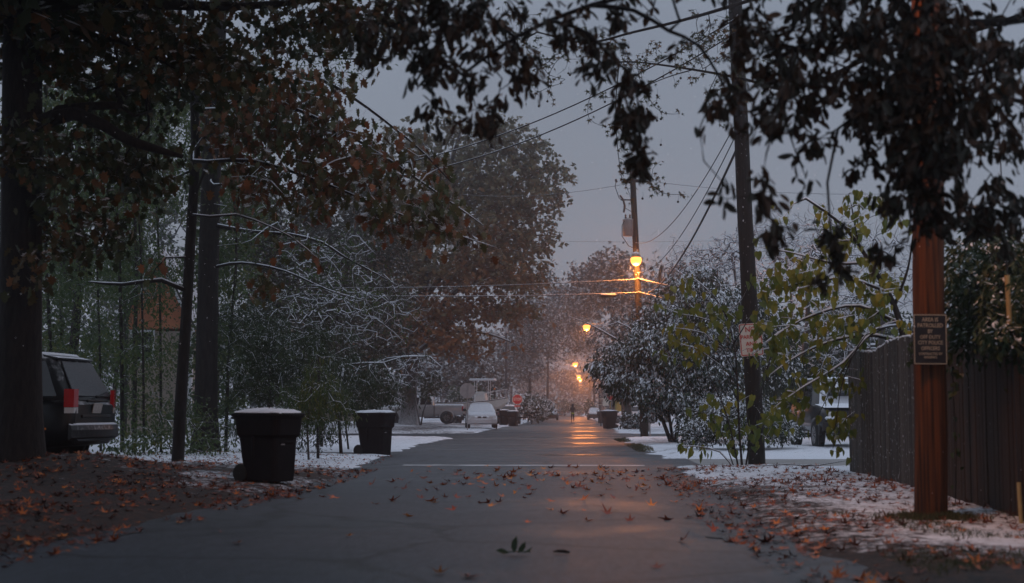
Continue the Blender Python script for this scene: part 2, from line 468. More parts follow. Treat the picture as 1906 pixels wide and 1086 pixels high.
def snow_cov(x, y):
    """how much snow lies: 1 white lawn, 0 bare leaf litter"""
    c = 0.86 - 0.22 * vn1(x * .7 + 11, y * .22 + 5)
    lo = lambda v, a, b: sstep(a, b, v)
    # left verge near: leaf litter under the big tree
    left = (x < -2.5) * (1 - lo(y, 22, 29))
    c = c - left * 0.46 * (0.55 + 0.9 * vn1(x * 0.5 + 7, y * 0.35))
    c = c - left * 0.36 * (1 - lo(y, 15.5, 20))
    c = c - (x < -5.4) * 0.25 * (1 - lo(y, 21, 25))
    # right verge: mixed, bare dirt near the asphalt edge
    right = (x > 0.5) * (1 - lo(y, 22.5, 27.5))
    c = c - right * (0.04 + 0.34 * (1 - lo(x - edge_r(y), 0.3, 2.4)) * (1 - lo(y, 17, 24)) + 0.12 * vn1(x * 1.2, y * 0.6))
    c = c - right * 0.35 * (1 - lo(y, 8.5, 11.5)) * (1 - .8 * lo(x, 2.8, 3.6))
    # brown lawn behind the left corner
    c = c - 0.34 * (x < -4.5) * lo(y, 47, 56) * (1 - lo(y, 95, 120)) * vn1(x * .4, y * .12) * 1.4
    c = c - 0.25 * (x > 3) * lo(y, 33, 60) * vn2(x * .4 + 3, y * .1)
    return np.clip(c, 0, 1)

ys = [-30, -18, -10, -5, -1, 2, 4, 5.0]
while ys[-1] < 150: ys.append(ys[-1] * 1.0062)
while ys[-1] < 1500: ys.append(ys[-1] * 1.06)
ys = np.array(ys)
xs = np.concatenate([-np.geomspace(1500, 14, 26), np.linspace(-13.5, 9.5, 230), np.geomspace(10, 1500, 26)])
gx, gy = np.meshgrid(xs, ys)
gz = ground_z(gx, gy)
gb = Buf()
ny, nx = gx.shape
i = np.arange(ny - 1)[:, None] * nx; j = np.arange(nx - 1)[None, :]
gf = np.stack([i + j, i + j + 1, i + nx + j + 1, i + nx + j], -1).reshape(-1, 4)
gb.add(np.stack([gx, gy, gz], -1).reshape(-1, 3), gf, 0, None, True)
mg = bpy.data.materials.new('snowy_ground'); mg.use_nodes = True
nt = mg.node_tree; N = nt.nodes.new; L = nt.links.new
b = nt.nodes['Principled BSDF']; b.inputs['Roughness'].default_value = 0.85
tcn = N('ShaderNodeTexCoord'); a = N('ShaderNodeAttribute'); a.attribute_name = 'cov'
n1 = N('ShaderNodeTexNoise'); n1.inputs['Scale'].default_value = 9; n1.inputs['Detail'].default_value = 6; n1.inputs['Roughness'].default_value = 0.7
n2 = N('ShaderNodeTexNoise'); n2.inputs['Scale'].default_value = 1.6; n2.inputs['Detail'].default_value = 3
vo = N('ShaderNodeTexVoronoi'); vo.inputs['Scale'].default_value = 22
for q in (n1, n2, vo): L(tcn.outputs['Object'], q.inputs['Vector'])
m1 = N('ShaderNodeMath'); m1.operation = 'MULTIPLY_ADD'; L(n1.outputs['Fac'], m1.inputs[0]); m1.inputs[1].default_value = 1.5; m1.inputs[2].default_value = -0.75
m2 = N('ShaderNodeMath'); m2.operation = 'MULTIPLY_ADD'; L(n2.outputs['Fac'], m2.inputs[0]); m2.inputs[1].default_value = 0.6; L(m1.outputs[0], m2.inputs[2])
m3 = N('ShaderNodeMath'); m3.operation = 'ADD'; L(a.outputs['Fac'], m3.inputs[0]); L(m2.outputs[0], m3.inputs[1])
mr = N('ShaderNodeMapRange'); mr.inputs['From Min'].default_value = 0.62; mr.inputs['From Max'].default_value = 0.92; L(m3.outputs[0], mr.inputs['Value'])
rp = N('ShaderNodeValToRGB'); e = rp.color_ramp.elements
e[0].position = 0.0; e[0].color = (0.009, 0.006, 0.006, 1); e[1].position = 1; e[1].color = (0.050, 0.021, 0.011, 1)
q = e.new(0.5); q.color = (0.018, 0.010, 0.008, 1)
sepc = N('ShaderNodeSeparateColor'); L(vo.outputs['Color'], sepc.inputs[0]); L(sepc.outputs[0], rp.inputs[0])
mx = N('ShaderNodeMixRGB'); L(mr.outputs[0], mx.inputs[0]); L(rp.outputs[0], mx.inputs[1]); mx.inputs[2].default_value = (0.70, 0.73, 0.79, 1)
L(mx.outputs[0], b.inputs['Base Color'])
bp = N('ShaderNodeBump'); bp.inputs['Strength'].default_value = 0.7; bp.inputs['Distance'].default_value = 0.05
L(n1.outputs['Fac'], bp.inputs['Height']); L(bp.outputs[0], b.inputs['Normal'])
ground = gb.build('ground', mg)
ac = ground.data.attributes.new('cov', 'FLOAT', 'POINT')
ac.data.foreach_set('value', snow_cov(gx, gy).ravel().astype(np.float32))
tag(ground, 'snow dusted verge and lawns with leaf litter either side of the street', 'ground', kind='structure')

def asphalt(name, wet):
    m = bpy.data.materials.new(name); m.use_nodes = True
    nt = m.node_tree; N = nt.nodes.new; L = nt.links.new
    b = nt.nodes['Principled BSDF']
    b.inputs['Specular IOR Level'].default_value = 0.45
    tcn = N('ShaderNodeTexCoord')
    big = N('ShaderNodeTexNoise'); big.inputs['Scale'].default_value = 0.45; big.inputs['Detail'].default_value = 5
    mp = N('ShaderNodeMapping'); mp.inputs['Scale'].default_value = (0.9, 0.75, 1)
    L(tcn.outputs['Object'], mp.inputs['Vector']); L(mp.outputs[0], big.inputs['Vector'])
    fine = N('ShaderNodeTexNoise'); fine.inputs['Scale'].default_value = 17; fine.inputs['Detail'].default_value = 8; fine.inputs['Roughness'].default_value = .8
    vo = N('ShaderNodeTexVoronoi'); vo.inputs['Scale'].default_value = 90
    crk = N('ShaderNodeTexVoronoi'); crk.feature = 'DISTANCE_TO_EDGE'; crk.inputs['Scale'].default_value = 0.35
    wv = N('ShaderNodeTexNoise'); wv.inputs['Scale'].default_value = 1.2; wv.inputs['Detail'].default_value = 3
    mpf = N('ShaderNodeMapping'); mpf.inputs['Scale'].default_value = (1, .16, 1); L(tcn.outputs['Object'], mpf.inputs['Vector']); L(mpf.outputs[0], fine.inputs['Vector'])
    for q in (vo, wv): L(tcn.outputs['Object'], q.inputs['Vector'])
    ad = N('ShaderNodeMixRGB'); ad.blend_type = 'ADD'; ad.inputs[0].default_value = 0.6
    L(tcn.outputs['Object'], ad.inputs[1]); L(wv.outputs['Color'], ad.inputs[2]); L(ad.outputs[0], crk.inputs['Vector'])
    r = N('ShaderNodeValToRGB'); e = r.color_ramp.elements
    e[0].position = 0.3; e[0].color = (0.022, 0.028, 0.037, 1); e[1].position = 0.72; e[1].color = (0.042, 0.050, 0.064, 1)
    L(big.outputs['Fac'], r.inputs[0])
    r2 = N('ShaderNodeValToRGB'); e = r2.color_ramp.elements
    e[0].position = 0.35; e[0].color = (0.45, 0.45, 0.45, 1); e[1].position = 0.66; e[1].color = (1.6, 1.6, 1.6, 1)
    L(fine.outputs['Fac'], r2.inputs[0])
    mu = N('ShaderNodeMixRGB'); mu.blend_type = 'MULTIPLY'; mu.inputs[0].default_value = 1
    L(r.outputs[0], mu.inputs[1]); L(r2.outputs[0], mu.inputs[2])
    r3 = N('ShaderNodeMapRange'); r3.inputs['From Min'].default_value = 0.004; r3.inputs['From Max'].default_value = 0.022
    r3.inputs['To Min'].default_value = 0.22; L(crk.outputs['Distance'], r3.inputs['Value'])
    mu2 = N('ShaderNodeMixRGB'); mu2.blend_type = 'MULTIPLY'; mu2.inputs[0].default_value = 1
    L(mu.outputs[0], mu2.inputs[1]); L(r3.outputs[0], mu2.inputs[2])
    L(mu2.outputs[0], b.inputs['Base Color'])
    rr = N('ShaderNodeMapRange'); rr.inputs['From Min'].default_value = 0.36; rr.inputs['From Max'].default_value = 0.50
    rr.inputs['To Min'].default_value = 0.35; rr.inputs['To Max'].default_value = 0.50
    L(big.outputs['Fac'], rr.inputs['Value']); L(rr.outputs[0], b.inputs['Roughness'])
    bp = N('ShaderNodeBump'); bp.inputs['Strength'].default_value = 0.9; bp.inputs['Distance'].default_value = 0.006
    L(vo.outputs['Distance'], bp.inputs['Height'])
    bp2 = N('ShaderNodeBump'); bp2.inputs['Strength'].default_value = 0.22; bp2.inputs['Distance'].default_value = 0.05
    L(wv.outputs['Fac'], bp2.inputs['Height']); L(bp.outputs[0], bp2.inputs['Normal'])
    L(bp2.outputs[0], b.inputs['Normal'])
    return m
M['asphalt'] = asphalt('wet_asphalt', True)

rb = Buf()
ry = np.concatenate([np.linspace(-30, 60, 120), np.geomspace(61, 900, 60)])
nl = 9
rx = np.stack([edge_l(ry) - 0.9 + (edge_r(ry) + 0.9 - edge_l(ry) + 0.9) * k / (nl - 1) for k in range(nl)], 1)
rv = np.stack([rx, np.repeat(ry[:, None], nl, 1), np.zeros_like(rx)], -1)
i = np.arange(len(ry) - 1)[:, None] * nl; j = np.arange(nl - 1)[None, :]
rb.add(rv.reshape(-1, 3), np.stack([i + j, i + j + 1, i + nl + j + 1, i + nl + j], -1).reshape(-1, 4))
tag(rb.build('road', M['asphalt']), 'wet grey asphalt street running to the vanishing point', 'road', kind='structure')
rb = Buf()
for x0, x1 in ((-120, -3.2), (1.2, 120)):
    rb.add([[x0, 56.4, -0.004], [x1, 56.4, -0.004], [x1, 68.6, -0.004], [x0, 68.6, -0.004]], [[0, 1, 2, 3]])
tag(rb.build('cross_street', M['asphalt']), 'wet asphalt cross street at the stop signs', 'road', kind='structure')
rb = Buf()
rb.add([[1.2, 27.4, -0.006], [30, 27.4, -0.006], [30, 32.0, -0.006], [1.2, 32.0, -0.006]], [[0, 1, 2, 3]])
tag(rb.build('driveway', M['concrete']), 'wet concrete driveway right of the street behind the pole', 'driveway', kind='structure')
rb = Buf()
rb.add([[-14, 34.2, -0.006], [-3.0, 34.2, -0.006], [-3.0, 37.0, -0.006], [-14, 37.0, -0.006]], [[0, 1, 2, 3]])
tag(rb.build('driveway', M['asphalt']), 'dark driveway mouth left of the street behind the second bin', 'driveway', kind='structure')

# standing water that mirrors the lamps
M['puddle'] = mk('standing_water', (0.018, 0.019, 0.022), 0.30, bump=0.5, bscale=7, spec=0.4)
for k, (cx, cy_, rx__, ry__) in enumerate(((1.0, 47.0, 1.4, 1.0), (0.5, 57.0, 1.7, 1.8), (1.1, 62.5, 1.2, 1.0), (1.0, 74, 1.2, 1.6), (1.2, 92, 1.1, 2.0), (1.2, 118, 1.3, 3), (1.35, 12.0, .14, .35), (0.4, 34.5, .9, .35))):
    pb = Buf(); n = 40
    a = np.linspace(0, 2 * math.pi, n, endpoint=False)
    rr_ = 1 + .28 * np.sin(3 * a + k) + .2 * np.sin(5 * a + 2 * k) + rng.normal(0, .05, n)
    pb.add(np.stack([cx + rx__ * rr_ * np.cos(a), cy_ + ry__ * rr_ * np.sin(a), np.full(n, .0045 + .0005 * k)], 1), [list(range(n))])
    tag(pb.build('water', M['puddle']), 'thin puddle of standing water mirroring the lamps on the street', 'puddle', kind='structure')
# faded white lines across the street
M['line'] = mk('worn_white_line', (0.62, 0.62, 0.64), 0.5, (0.22, 0.22, 0.225), 2.0)
M['line_faint'] = mk('rubbed_out_white_line', (0.20, 0.20, 0.21), 0.5, (0.07, 0.075, 0.085), 2.0)
for (Y, w_, x0, x1, lab) in ((27.6, .5, -3.2, 1.5, 'nearest faded white line across the wet street, just beyond the fallen leaves'),
                        (38.6, .5, -3.6, 0.2, 'middle faded white line across the street left of its centre'),
                        (45.2, .6, -4.0, -0.6, 'faint white line across the street before the left corner'),
                        (54.3, .9, -4.0, -0.2, 'farthest faded white line where the cross street opens')):
    lb = Buf()
    n = 24
    xx = np.linspace(x0, x1, n)
    jit = rng.normal(0, .02, n); jit2 = rng.normal(0, .02, n)
    v = np.concatenate([np.stack([xx, Y + jit, np.full(n, .004)], 1), np.stack([xx, Y + w_ + jit2, np.full(n, .004)], 1)])
    lb.add(v, [[k, k + 1, n + k + 1, n + k] for k in range(n - 1)])
    tag(lb.build('road_line', M['line' if Y < 30 else 'line_faint']), lab, 'road line', kind='structure')

# ------------------------------------------------------------------ haze
hb = Buf()
hb.box((0, 225, 13.5), (700, 560, 30))
hz = bpy.data.materials.new('haze'); hz.use_nodes = True
nt = hz.node_tree
nt.nodes.remove(nt.nodes['Principled BSDF'])
pv = nt.nodes.new('ShaderNodeVolumePrincipled')
pv.inputs['Color'].default_value = (0.86, 0.88, 0.95, 1)
HAZE_D = 0.0015
pv.inputs['Density'].default_value = HAZE_D
pv.inputs['Anisotropy'].default_value = 0.82
nt.links.new(pv.outputs[0], nt.nodes['Material Output'].inputs['Volume'])
hz.cycles.homogeneous_volume = True
tag(hb.build('haze', hz), 'thin snowy dusk haze filling the street', 'haze', kind='stuff')

# ------------------------------------------------------------------ poles, wires, lamps
def place_z(x, y): return float(ground_z(np.array([x]), np.array([y]))[0])

def pole(name, label, cat, base, top, r0, r1, mat, group=None, parts=None):
    t = thing(name, label, cat, base, 0, group)
    d = np.asarray(top) - np.asarray(base)
    n = 14
    pts = [np.array([0, 0, -0.3])] + [d * k / n + np.array([math.sin(k * 1.7) * .006, math.cos(k * 2.3) * .006, 0]) for k in range(n + 1)]
    rr = [r0 * 1.03] + [r0 + (r1 - r0) * k / n for k in range(n + 1)]
    pb = Buf(); pb.tube(pts, rr, 14, att=.5)
    pb.build('shaft', mat, t)
    return t

def lin(a, b, t): return np.asarray(a) * (1 - t) + np.asarray(b) * t
def sag(a, b, s, n=24):
    a = np.asarray(a, float); b = np.asarray(b, float)
    t = np.linspace(0, 1, n)[:, None]
    p = a * (1 - t) + b * t
    p[:, 2] -= s * 4 * (t * (1 - t))[:, 0]
    return p
def wire(label, a, b, s, r, cat='wire', group='overhead wires', mat='wire', extra=None):
    wb = Buf(); p = sag(a, b, s)
    wb.tube(p, r, 6, cap=False)
    if extra: extra(wb, p)
    o = wb.build('overhead_wire', M[mat]); tag(o, label, cat, group)
    return p

# front pole with NO PARKING sign
PB = at(1409, 868, 27.3); PB[2] = place_z(PB[0], PB[1])
PT = lin(at(1409, 868, 27.3), at(1368, 0, 27.3), 1.22); PT[1] = 27.3
pf = pole('utility_pole', 'tall dark leaning utility pole with the no parking sign', 'utility pole', PB, PT, .165, .125, M['pole_dark'])
hx = lambda t: (PT - PB) * t
q = hx(.585)
bb = Buf(); bb.box(q + [-.1, -.14, 0], (.10, .10, .16), bev=.02); bb.build('wire_clamp', M['steel_dark'], pf)
bb = Buf(); bb.box(q + [.0, -.14, .45], (.06, .08, .22), bev=.02); bb.build('wire_clamp', M['steel_dark'], pf)
cb = Buf(); cb.box(hx(.95), (2.4, .1, .12), bev=.01)
ca = cb.build('crossarm', M['pole_dark'], pf)
for x in (-1.1, -.7, .7, 1.1):
    ib = Buf(); ib.lathe([(.05, 0), (.07, .03), (.045, .06), (.06, .09), (.03, .14)], hx(.95) + [x, 0, .06], sides=10)
    ib.build('insulator', M['ceramic'], ca)

def plate_sign(name, label, loc, wdt, hgt, roll, mats, yaw=0, corner=.03, border=None, inner=None, cat='sign', bolts=True):
    """a sheet-metal sign facing -Y with an edge frame"""
    t = thing(name, label, cat, loc, yaw)
    t.rotation_euler = (0, roll, yaw)
    def rr(wd, hg, c, y):
        p = []
        for sx, sz, a0 in ((1, 1, 0), (-1, 1, 90), (-1, -1, 180), (1, -1, 270)):
            for k in range(5):
                a = R(a0 + k * 22.5)
                p.append([sx * (wd / 2 - c) + c * math.cos(a), y, sz * (hg / 2 - c) + c * math.sin(a)])
        return p
    pb = Buf()
    pb.loft([rr(wdt, hgt, corner, .004), rr(wdt, hgt, corner, -.0)])
    pb.build('panel', mats[0], t)
    if border:
        off, th = border
        fb = Buf()
        a_ = np.array(rr(wdt - 2 * off, hgt - 2 * off, corner, -.003)); c_ = np.array(rr(wdt - 2 * off - 2 * th, hgt - 2 * off - 2 * th, max(corner - th, .005), -.003))
        m = len(a_)
        fb.add(np.concatenate([a_, c_]), [[k, (k + 1) % m, m + (k + 1) % m, m + k] for k in range(m)])
        fb.build('border', mats[1], t)
    if bolts:
        for z in (hgt / 2 - .055, -hgt / 2 + .055):
            bb = Buf(); bb.lathe([(.012, 0), (.012, .006), (.004, .009)], (0, 0, z), axis='Y', sides=8)
            bb.build('bolt', M['steel_dark'], t)
    return t
sp = at(1398, 632.5, 27.05)
s = plate_sign('no_parking_sign', 'white and red no parking sign nailed tilted to the dark pole', sp, .44, .62, R(-4), [M['sign_white'], M['sign_red']], yaw=R(4), border=(.012, .016))
FR = (R(90), 0, 0)
text('NO', .135, M['sign_red'], s, (0.0, -.004, .19), FR, sx=.95)
text('PARKING', .105, M['sign_red'], s, (0.0, -.004, .05), FR, sx=.86)
text('ANY', .105, M['sign_red'], s, (0.0, -.004, -.08), FR)
text('TIME', .105, M['sign_red'], s, (0.0, -.004, -.20), FR)

# brown pole with the black patrol sign
QB = at(1733, 968, 13.8); QB[2] = place_z(QB[0], QB[1])
QT = at(1727, 300, 13.8); QT = QB + (QT - QB) * 3.1
pr = pole('utility_pole', 'reddish brown wooden utility pole with the black patrol sign', 'utility pole', QB, QT, .158, .125, M['pole_red'])
sp = at(1731.5, 632, 13.60)
s = plate_sign('patrol_sign', 'black patrol sign with cream lettering on the reddish pole', sp, .315, .478, R(.5), [M['sign_black'], M['sign_cream']], corner=.008, border=(.004, .008))
for k, (tx, sz) in enumerate((('AREA IS', .054), ('PATROLLED', .054), ('BY', .05), ('OFF DUTY', .05), ('CITY POLICE', .05), ('OFFICERS', .05), ('CONTRACTED BY', .033), ('RESIDENTS', .03))):
    text(tx, sz, M['sign_cream'], s, (0, -.004, [.185, .13, .075, .02, -.033, -.088, -.138, -.172][k]), FR, sx=.82)
# guy wire with guards
GA = at(1901, 980, 13.0); GA[2] = place_z(GA[0], GA[1]) - .02
GT = at(1868, 400, 13.15)
gd = GT - GA
t = thing('guy_wire', 'pale yellow guarded guy wire slanting beside the reddish pole', 'guy wire', GA)
gw = Buf(); gw.tube([gd * 0, gd * .5, gd * 1.0, gd * 2.6], .006, 6); gw.build('cable', M['steel_dark'], t)
gg = Buf(); gg.tube([gd * .0, gd * .06, gd * .135], .020, 8); gg.build('guard', M['guard'], t)
gg = Buf(); gg.tube([gd * .64, gd * .72, gd * .80], .024, 8); gg.build('guard', M['guard'], t)

def street_lamp(label, pb, pt, r0, r1, lamp, power, arm_from, mat='pole_dark', glow_r=.16, name='street_lamp'):
    t = thing(name, label, 'street lamp', pb)
    d = np.asarray(pt) - np.asarray(pb)
    b = Buf(); b.tube([d * k / 8 + (np.array([0, 0, -.3]) if k == 0 else 0) for k in range(9)], [r0 + (r1 - r0) * k / 8 for k in range(9)], 12)
    b.build('shaft', M[mat], t)
    l = np.asarray(lamp) - np.asarray(pb); a = np.asarray(arm_from) - np.asarray(pb)
    ab = Buf()
    mid = (a + l) / 2 + np.array([0, 0, .25])
    ab.tube([a, a * .6 + mid * .4 + np.array([0, 0, .06]), mid, l + np.array([0, 0, .22])], .028, 8)
    ab.build('arm', M['metal_grey'], t)
    hb_ = Buf(); hb_.lathe([(.05, .34), (.13, .30), (.19, .2), (.2, .14), (.17, .12)], l, sides=16)
    hb_.build('lamp_hood', M['hood_grey'], t)
    gb_ = Buf(); gb_.lathe([(.02, -glow_r), (glow_r * .6, -glow_r * .82), (glow_r * .95, -glow_r * .3), (glow_r, .02), (glow_r * .8, .1)], l, sides=16)
    gb_.build('lamp_lens', M['lamp_glow'], t)
    ld = bpy.data.lights.new('lamp_light', 'POINT'); ld.energy = power; ld.color = (1.0, .30, .055); ld.shadow_soft_size = .12
    lo = bpy.data.objects.new('lamp_light', ld); COL.objects.link(lo); lo.parent = t; lo.location = l + np.array([0, -.0, -glow_r - .16])
    return t
LP = 760
# lamp on the transformer pole
Y2 = 60.0
B2 = at(1200, 816, Y2); B2[2] = 0.05
T2 = at(1177, 318, Y2)
tp = street_lamp('nearest lit orange street lamp, on the pole with the transformer drum', B2, T2, .17, .12, at(1184, 484, Y2 - .75), LP, at(1186, 470, Y2), glow_r=.24)
o2 = lambda px, py, dy=0: at(px, py, Y2 + dy) - B2
tb = Buf(); c = o2(1169, 424, -.05)
tb.lathe([(.03, -.36), (.22, -.36), (.225, .30), (.235, .31), (.235, .34), (.12, .40), (.02, .40)], c, sides=18)
tf = tb.build('transformer', M['transformer'], tp)
for dx in (-.1, .08):
    ib = Buf(); ib.lathe([(.03, .38), (.05, .42), (.03, .46), (.05, .5), (.02, .56)], c + [dx, -.05, 0], sides=8)
    ib.build('bushing', M['ceramic'], tf)
jb = Buf(); jb.tube([o2(1166, 405, -.2), o2(1158, 420, -.2), o2(1158, 440, -.2), o2(1170, 458, -.1), o2(1184, 464)], .018, 5); jb.build('jumper_wire', M['steel_dark'], tp)
jb = Buf(); jb.tube([o2(1147, 336, -.1), o2(1145, 348, -.1), o2(1152, 368, -.1), o2(1158, 374, -.1)], .016, 5); jb.build('jumper_wire', M['steel_dark'], tp)
jb = Buf(); jb.tube([o2(1160, 385, -.1), o2(1168, 390), o2(1182, 398)], .014, 5)
jb.build('jumper_wire', M['steel_dark'], tp)
cb = Buf()
cb.tube([o2(1155, 372, -.1), o2(1182, 373)], .03, 6); cb.build('bracket', M['steel_dark'], tp); cb = Buf()
cb.tube([o2(1154, 364, -.1), o2(1160, 372, -.1), o2(1163, 384, -.1), o2(1161, 396, -.1)], .045, 6); cb.build('fuse_cutout', M['ceramic'], tp); cb = Buf()
cb.tube([o2(1146, 334, -.1), o2(1148, 340, -.1)], .05, 6)
cb.build('fuse_cutout', M['ceramic'], tp)
cb = Buf(); cb.box(o2(1180, 337), (.95, .12, .14), bev=.01); cb.build('crossarm', M['pole_dark'], tp)
# lamps farther along the street
def far_lamp(label, lx, ly, Y, polex, power, gr=.2):  # far lenses are oversized: the lamp's bloom is built into the globe
    b_ = at(polex, 766, Y); b_[2] = .05
    t_ = b_ + np.array([0, 0, 10.2])
    lm = at(lx, ly, Y - .4)
    street_lamp(label, b_, t_, .15, .11, lm, power, np.array([b_[0], b_[1], lm[2] - .1]), glow_r=gr)
far_lamp('second lit orange street lamp along the street, above the bare branches', 1092, 608, 107, 1160, LP, .29)
far_lamp('third lit orange street lamp, left of the bush tip', 1071, 677, 187, 1106, LP * 2, .36)
far_lamp('small lit street lamp touching the tip of the bush', 1101, 693, 232, 1118, LP * 2.2, .34)
far_lamp('upper of the two small distant lamps close together', 1077, 700, 262, 1100, LP * 2.2, .36)
far_lamp('lower of the two small distant lamps close together', 1080.5, 706, 287, 1097, LP * 2.2, .38)
# the lamp on a long arm of the reddish pole, above the picture: its light falls on the right verge and the signs
la = np.array([1.5, 11.4, 7.6]) - QB
ab = Buf(); ab.tube([(QT - QB) * .66, la * [.6, .6, 0] + [0, 0, 7.8], la + [0, 0, .24]], .03, 8)
arm = ab.build('lamp_arm', M['metal_grey'], pr)
hb_ = Buf(); hb_.lathe([(.05, .34), (.13, .30), (.19, .2), (.2, .14), (.17, .12)], la, sides=16); hb_.build('lamp_hood', M['hood_grey'], arm)
gb_ = Buf(); gb_.lathe([(.02, -.16), (.1, -.13), (.15, -.05), (.16, .02), (.13, .1)], la, sides=16); gb_.build('lamp_lens', M['lamp_glow'], arm)
ld = bpy.data.lights.new('lamp_light', 'SPOT'); ld.energy = 650; ld.color = (1.0, .34, .07); ld.shadow_soft_size = .12; ld.spot_size = R(150); ld.spot_blend = 1.0
lo = bpy.data.objects.new('lamp_light', ld); COL.objects.link(lo); lo.parent = arm; lo.location = la + np.array([0, 0, -.3])
lo.rotation_euler = (Vector((3.0, 18.0, 0.0)) - Vector((1.5, 11.4, 7.3))).to_track_quat('-Z', 'Y').to_euler()
# unlit thin pole on the left
b_ = at(942, 790, 120); b_[2] = .1
t = thing('lamp_pole', 'thin unlit lamp pole behind the boat', 'pole', b_)
b = Buf(); b.tube([(0, 0, -.2), (0, 0, 4), (0, 0, 7.6)], [.13, .1, .08], 10); b.build('shaft', M['steel_dark'], t)
b = Buf(); b.lathe([(.06, 7.5), (.16, 7.6), (.14, 7.85), (.05, 7.95)], (0, 0, 0), sides=10); b.build('lamp_head', M['sign_back'], t)

# wires
P1 = lambda py, dx=0, dy=-.16: at(1409 - (868 - py) * 41 / 868 + dx, py, 27.3 + dy)
P2 = lambda py, dx=0: at(1200 - (816 - py) * 23 / 498 + dx, py, Y2 - .15)
wire('thick black cable from the dark pole down to the lamp pole', P1(258), P2(545, 20), .55, .028)
def splice(wb, p):
    k = 17
    wb.tube([p[k], lin(p[k], p[k + 1], .35)], .06, 8)
wire('thin wire with a small splice between the two poles', P1(232), P2(508), .75, .012, extra=splice)
wire('upper thin wire sagging between the two poles', P1(214), P2(452), .75, .012)
wire('snow lined service wire rising to the dark pole, upper strand', at(640, 322, 36), P1(35), .55, .016)
wire('snow lined service wire rising to the dark pole, lower strand', at(660, 338, 36), P1(60), .6, .016)
def boxc(wb, p):
    k = np.argmin(np.abs(p[:, 0] - at(1139, 540, Y2)[0])); a = p[k]
    wb.tube([a + [-.33, 0, -.06], a + [-.28, 0, -.08], a + [.28, 0, -.08], a + [.33, 0, -.06]], [.05, .085, .085, .05], 8)
wire('snow covered cable with a splice case crossing left of the lamp pole', at(560, 548, Y2), P2(545), .12, .022, extra=boxc)
wire('upper snow covered cable crossing the street from the lamp pole', at(560, 536, Y2), P2(520), .12, .018)
wire('short cable running right from the lamp pole, lower', P2(543), at(1480, 560, 52), .35, .02)
wire('short cable running right from the lamp pole, upper', P2(518), at(1480, 530, 52), .35, .018)
wire('faint wire at the top of the lamp pole running left', at(860, 362, 75), P2(340), .3, .01)
wire('faint wire at the top of the lamp pole running right', P2(334), at(1700, 360, 60), .25, .01)
wire('faint high wire across the sky at the transformer', at(900, 446, 110), at(1560, 440, 110), .3, .013)
wire('faint distant wire over the stop sign, upper', at(880, 672, 130), at(1120, 664, 130), .15, .014)
wire('faint distant wire over the stop sign, lower', at(870, 692, 130), at(1110, 658, 150), .2, .014)
# ------------------------------------------------------------------ plants
T_OVATE = (np.array([[0, 0, 0], [.3, .2, .06], [.65, .19, .05], [1, 0, -.12], [.65, -.19, .05], [.3, -.2, .06]]), [[0, 3, 2, 1], [0, 5, 4, 3]])
T_LONG = (np.array([[0, 0, 0], [.3, .12, .03], [.7, .10, .02], [1, 0, -.1], [.7, -.10, .02], [.3, -.12, .03]]), [[0, 3, 2, 1], [0, 5, 4, 3]])
T_MAG = (np.array([[0, 0, 0], [.3, .18, .05], [.62, .21, .05], [.85, .13, .0], [1, 0, -.10], [.85, -.13, .0], [.62, -.21, .05], [.3, -.18, .05]]), [[0, 4, 3, 2, 1], [0, 7, 6, 5, 4]])
T_HEART = (np.array([[0, 0, 0], [-.12, .2, .05], [.08, .42, .08], [.45, .38, .05], [1, 0, -.15], [.45, -.38, .05], [.08, -.42, .08], [-.12, -.2, .05]]), [[0, 4, 3, 2, 1], [0, 7, 6, 5, 4]])
T_LOBED = (np.array([[0, 0, 0], [.2, .13, .02], [.15, .4, .05], [.42, .22, .03], [.52, .45, .04], [.68, .2, .0], [.82, .22, -.03], [1, 0, -.1], [.82, -.22, -.03], [.68, -.2, 0], [.52, -.45, .04], [.42, -.22, .03], [.15, -.4, .05], [.2, -.13, .02]]),
           [[0, 1, 3, 5, 7, 9, 11, 13], [1, 2, 3], [3, 4, 5], [5, 6, 7], [7, 8, 9], [9, 10, 11], [11, 12, 13]])
def _star():
    v = [[0, 0, 0]]; f = []
    angs = [-115, -60, 0, 60, 115]; lens = [.55, .8, 1.0, .8, .55]
    pts = []
    for k, (a, l) in enumerate(zip(angs, lens)):
        pts.append([l * math.cos(R(a)), l * math.sin(R(a)), .10 if k != 2 else -.06])
        if k < 4:
            m = R((a + angs[k + 1]) / 2); pts.append([.27 * math.cos(m), .27 * math.sin(m), 0])
    v = np.array([[-.1, -.12, 0]] + pts + [[-.1, .12, 0]])
    n = len(v)
    f = [[0, 2, 4, 6, 8, n - 1][0:6]]
    # centre polygon of inner points, then the five points
    f = [[0, 2, 4, 6, 8, 10], [0, 1, 2], [2, 3, 4], [4, 5, 6], [6, 7, 8], [8, 9, 10]]
    return v, f
T_STAR = _star()
def _curl(T):
    v, f = T
    v = v.copy(); r = np.hypot(v[:, 0], v[:, 1]); v[:, 2] = .38 * r ** 2
    return v, f
T_STARCURL = _curl(T_STAR)
def _cluster(n, seed, wid=.28):
    g = np.random.default_rng(seed); V = []; Fs = []
    for k in range(n):
        a = g.uniform(0, 2 * math.pi); b = g.uniform(-.5, .5); l = g.uniform(.6, 1)
        d = np.array([math.cos(a) * math.cos(b), math.sin(a) * math.cos(b), math.sin(b)]); s = np.cross(d, g.normal(size=3)); s /= np.linalg.norm(s)
        o = g.normal(0, .12, 3); i = len(V)
        V += [o, o + d * l * .45 + s * wid * l, o + d * l, o + d * l * .5 - s * wid * l]; Fs.append([i, i + 1, i + 2, i + 3])
    return np.array(V), Fs
T_CLUMP = _cluster(5, 3)

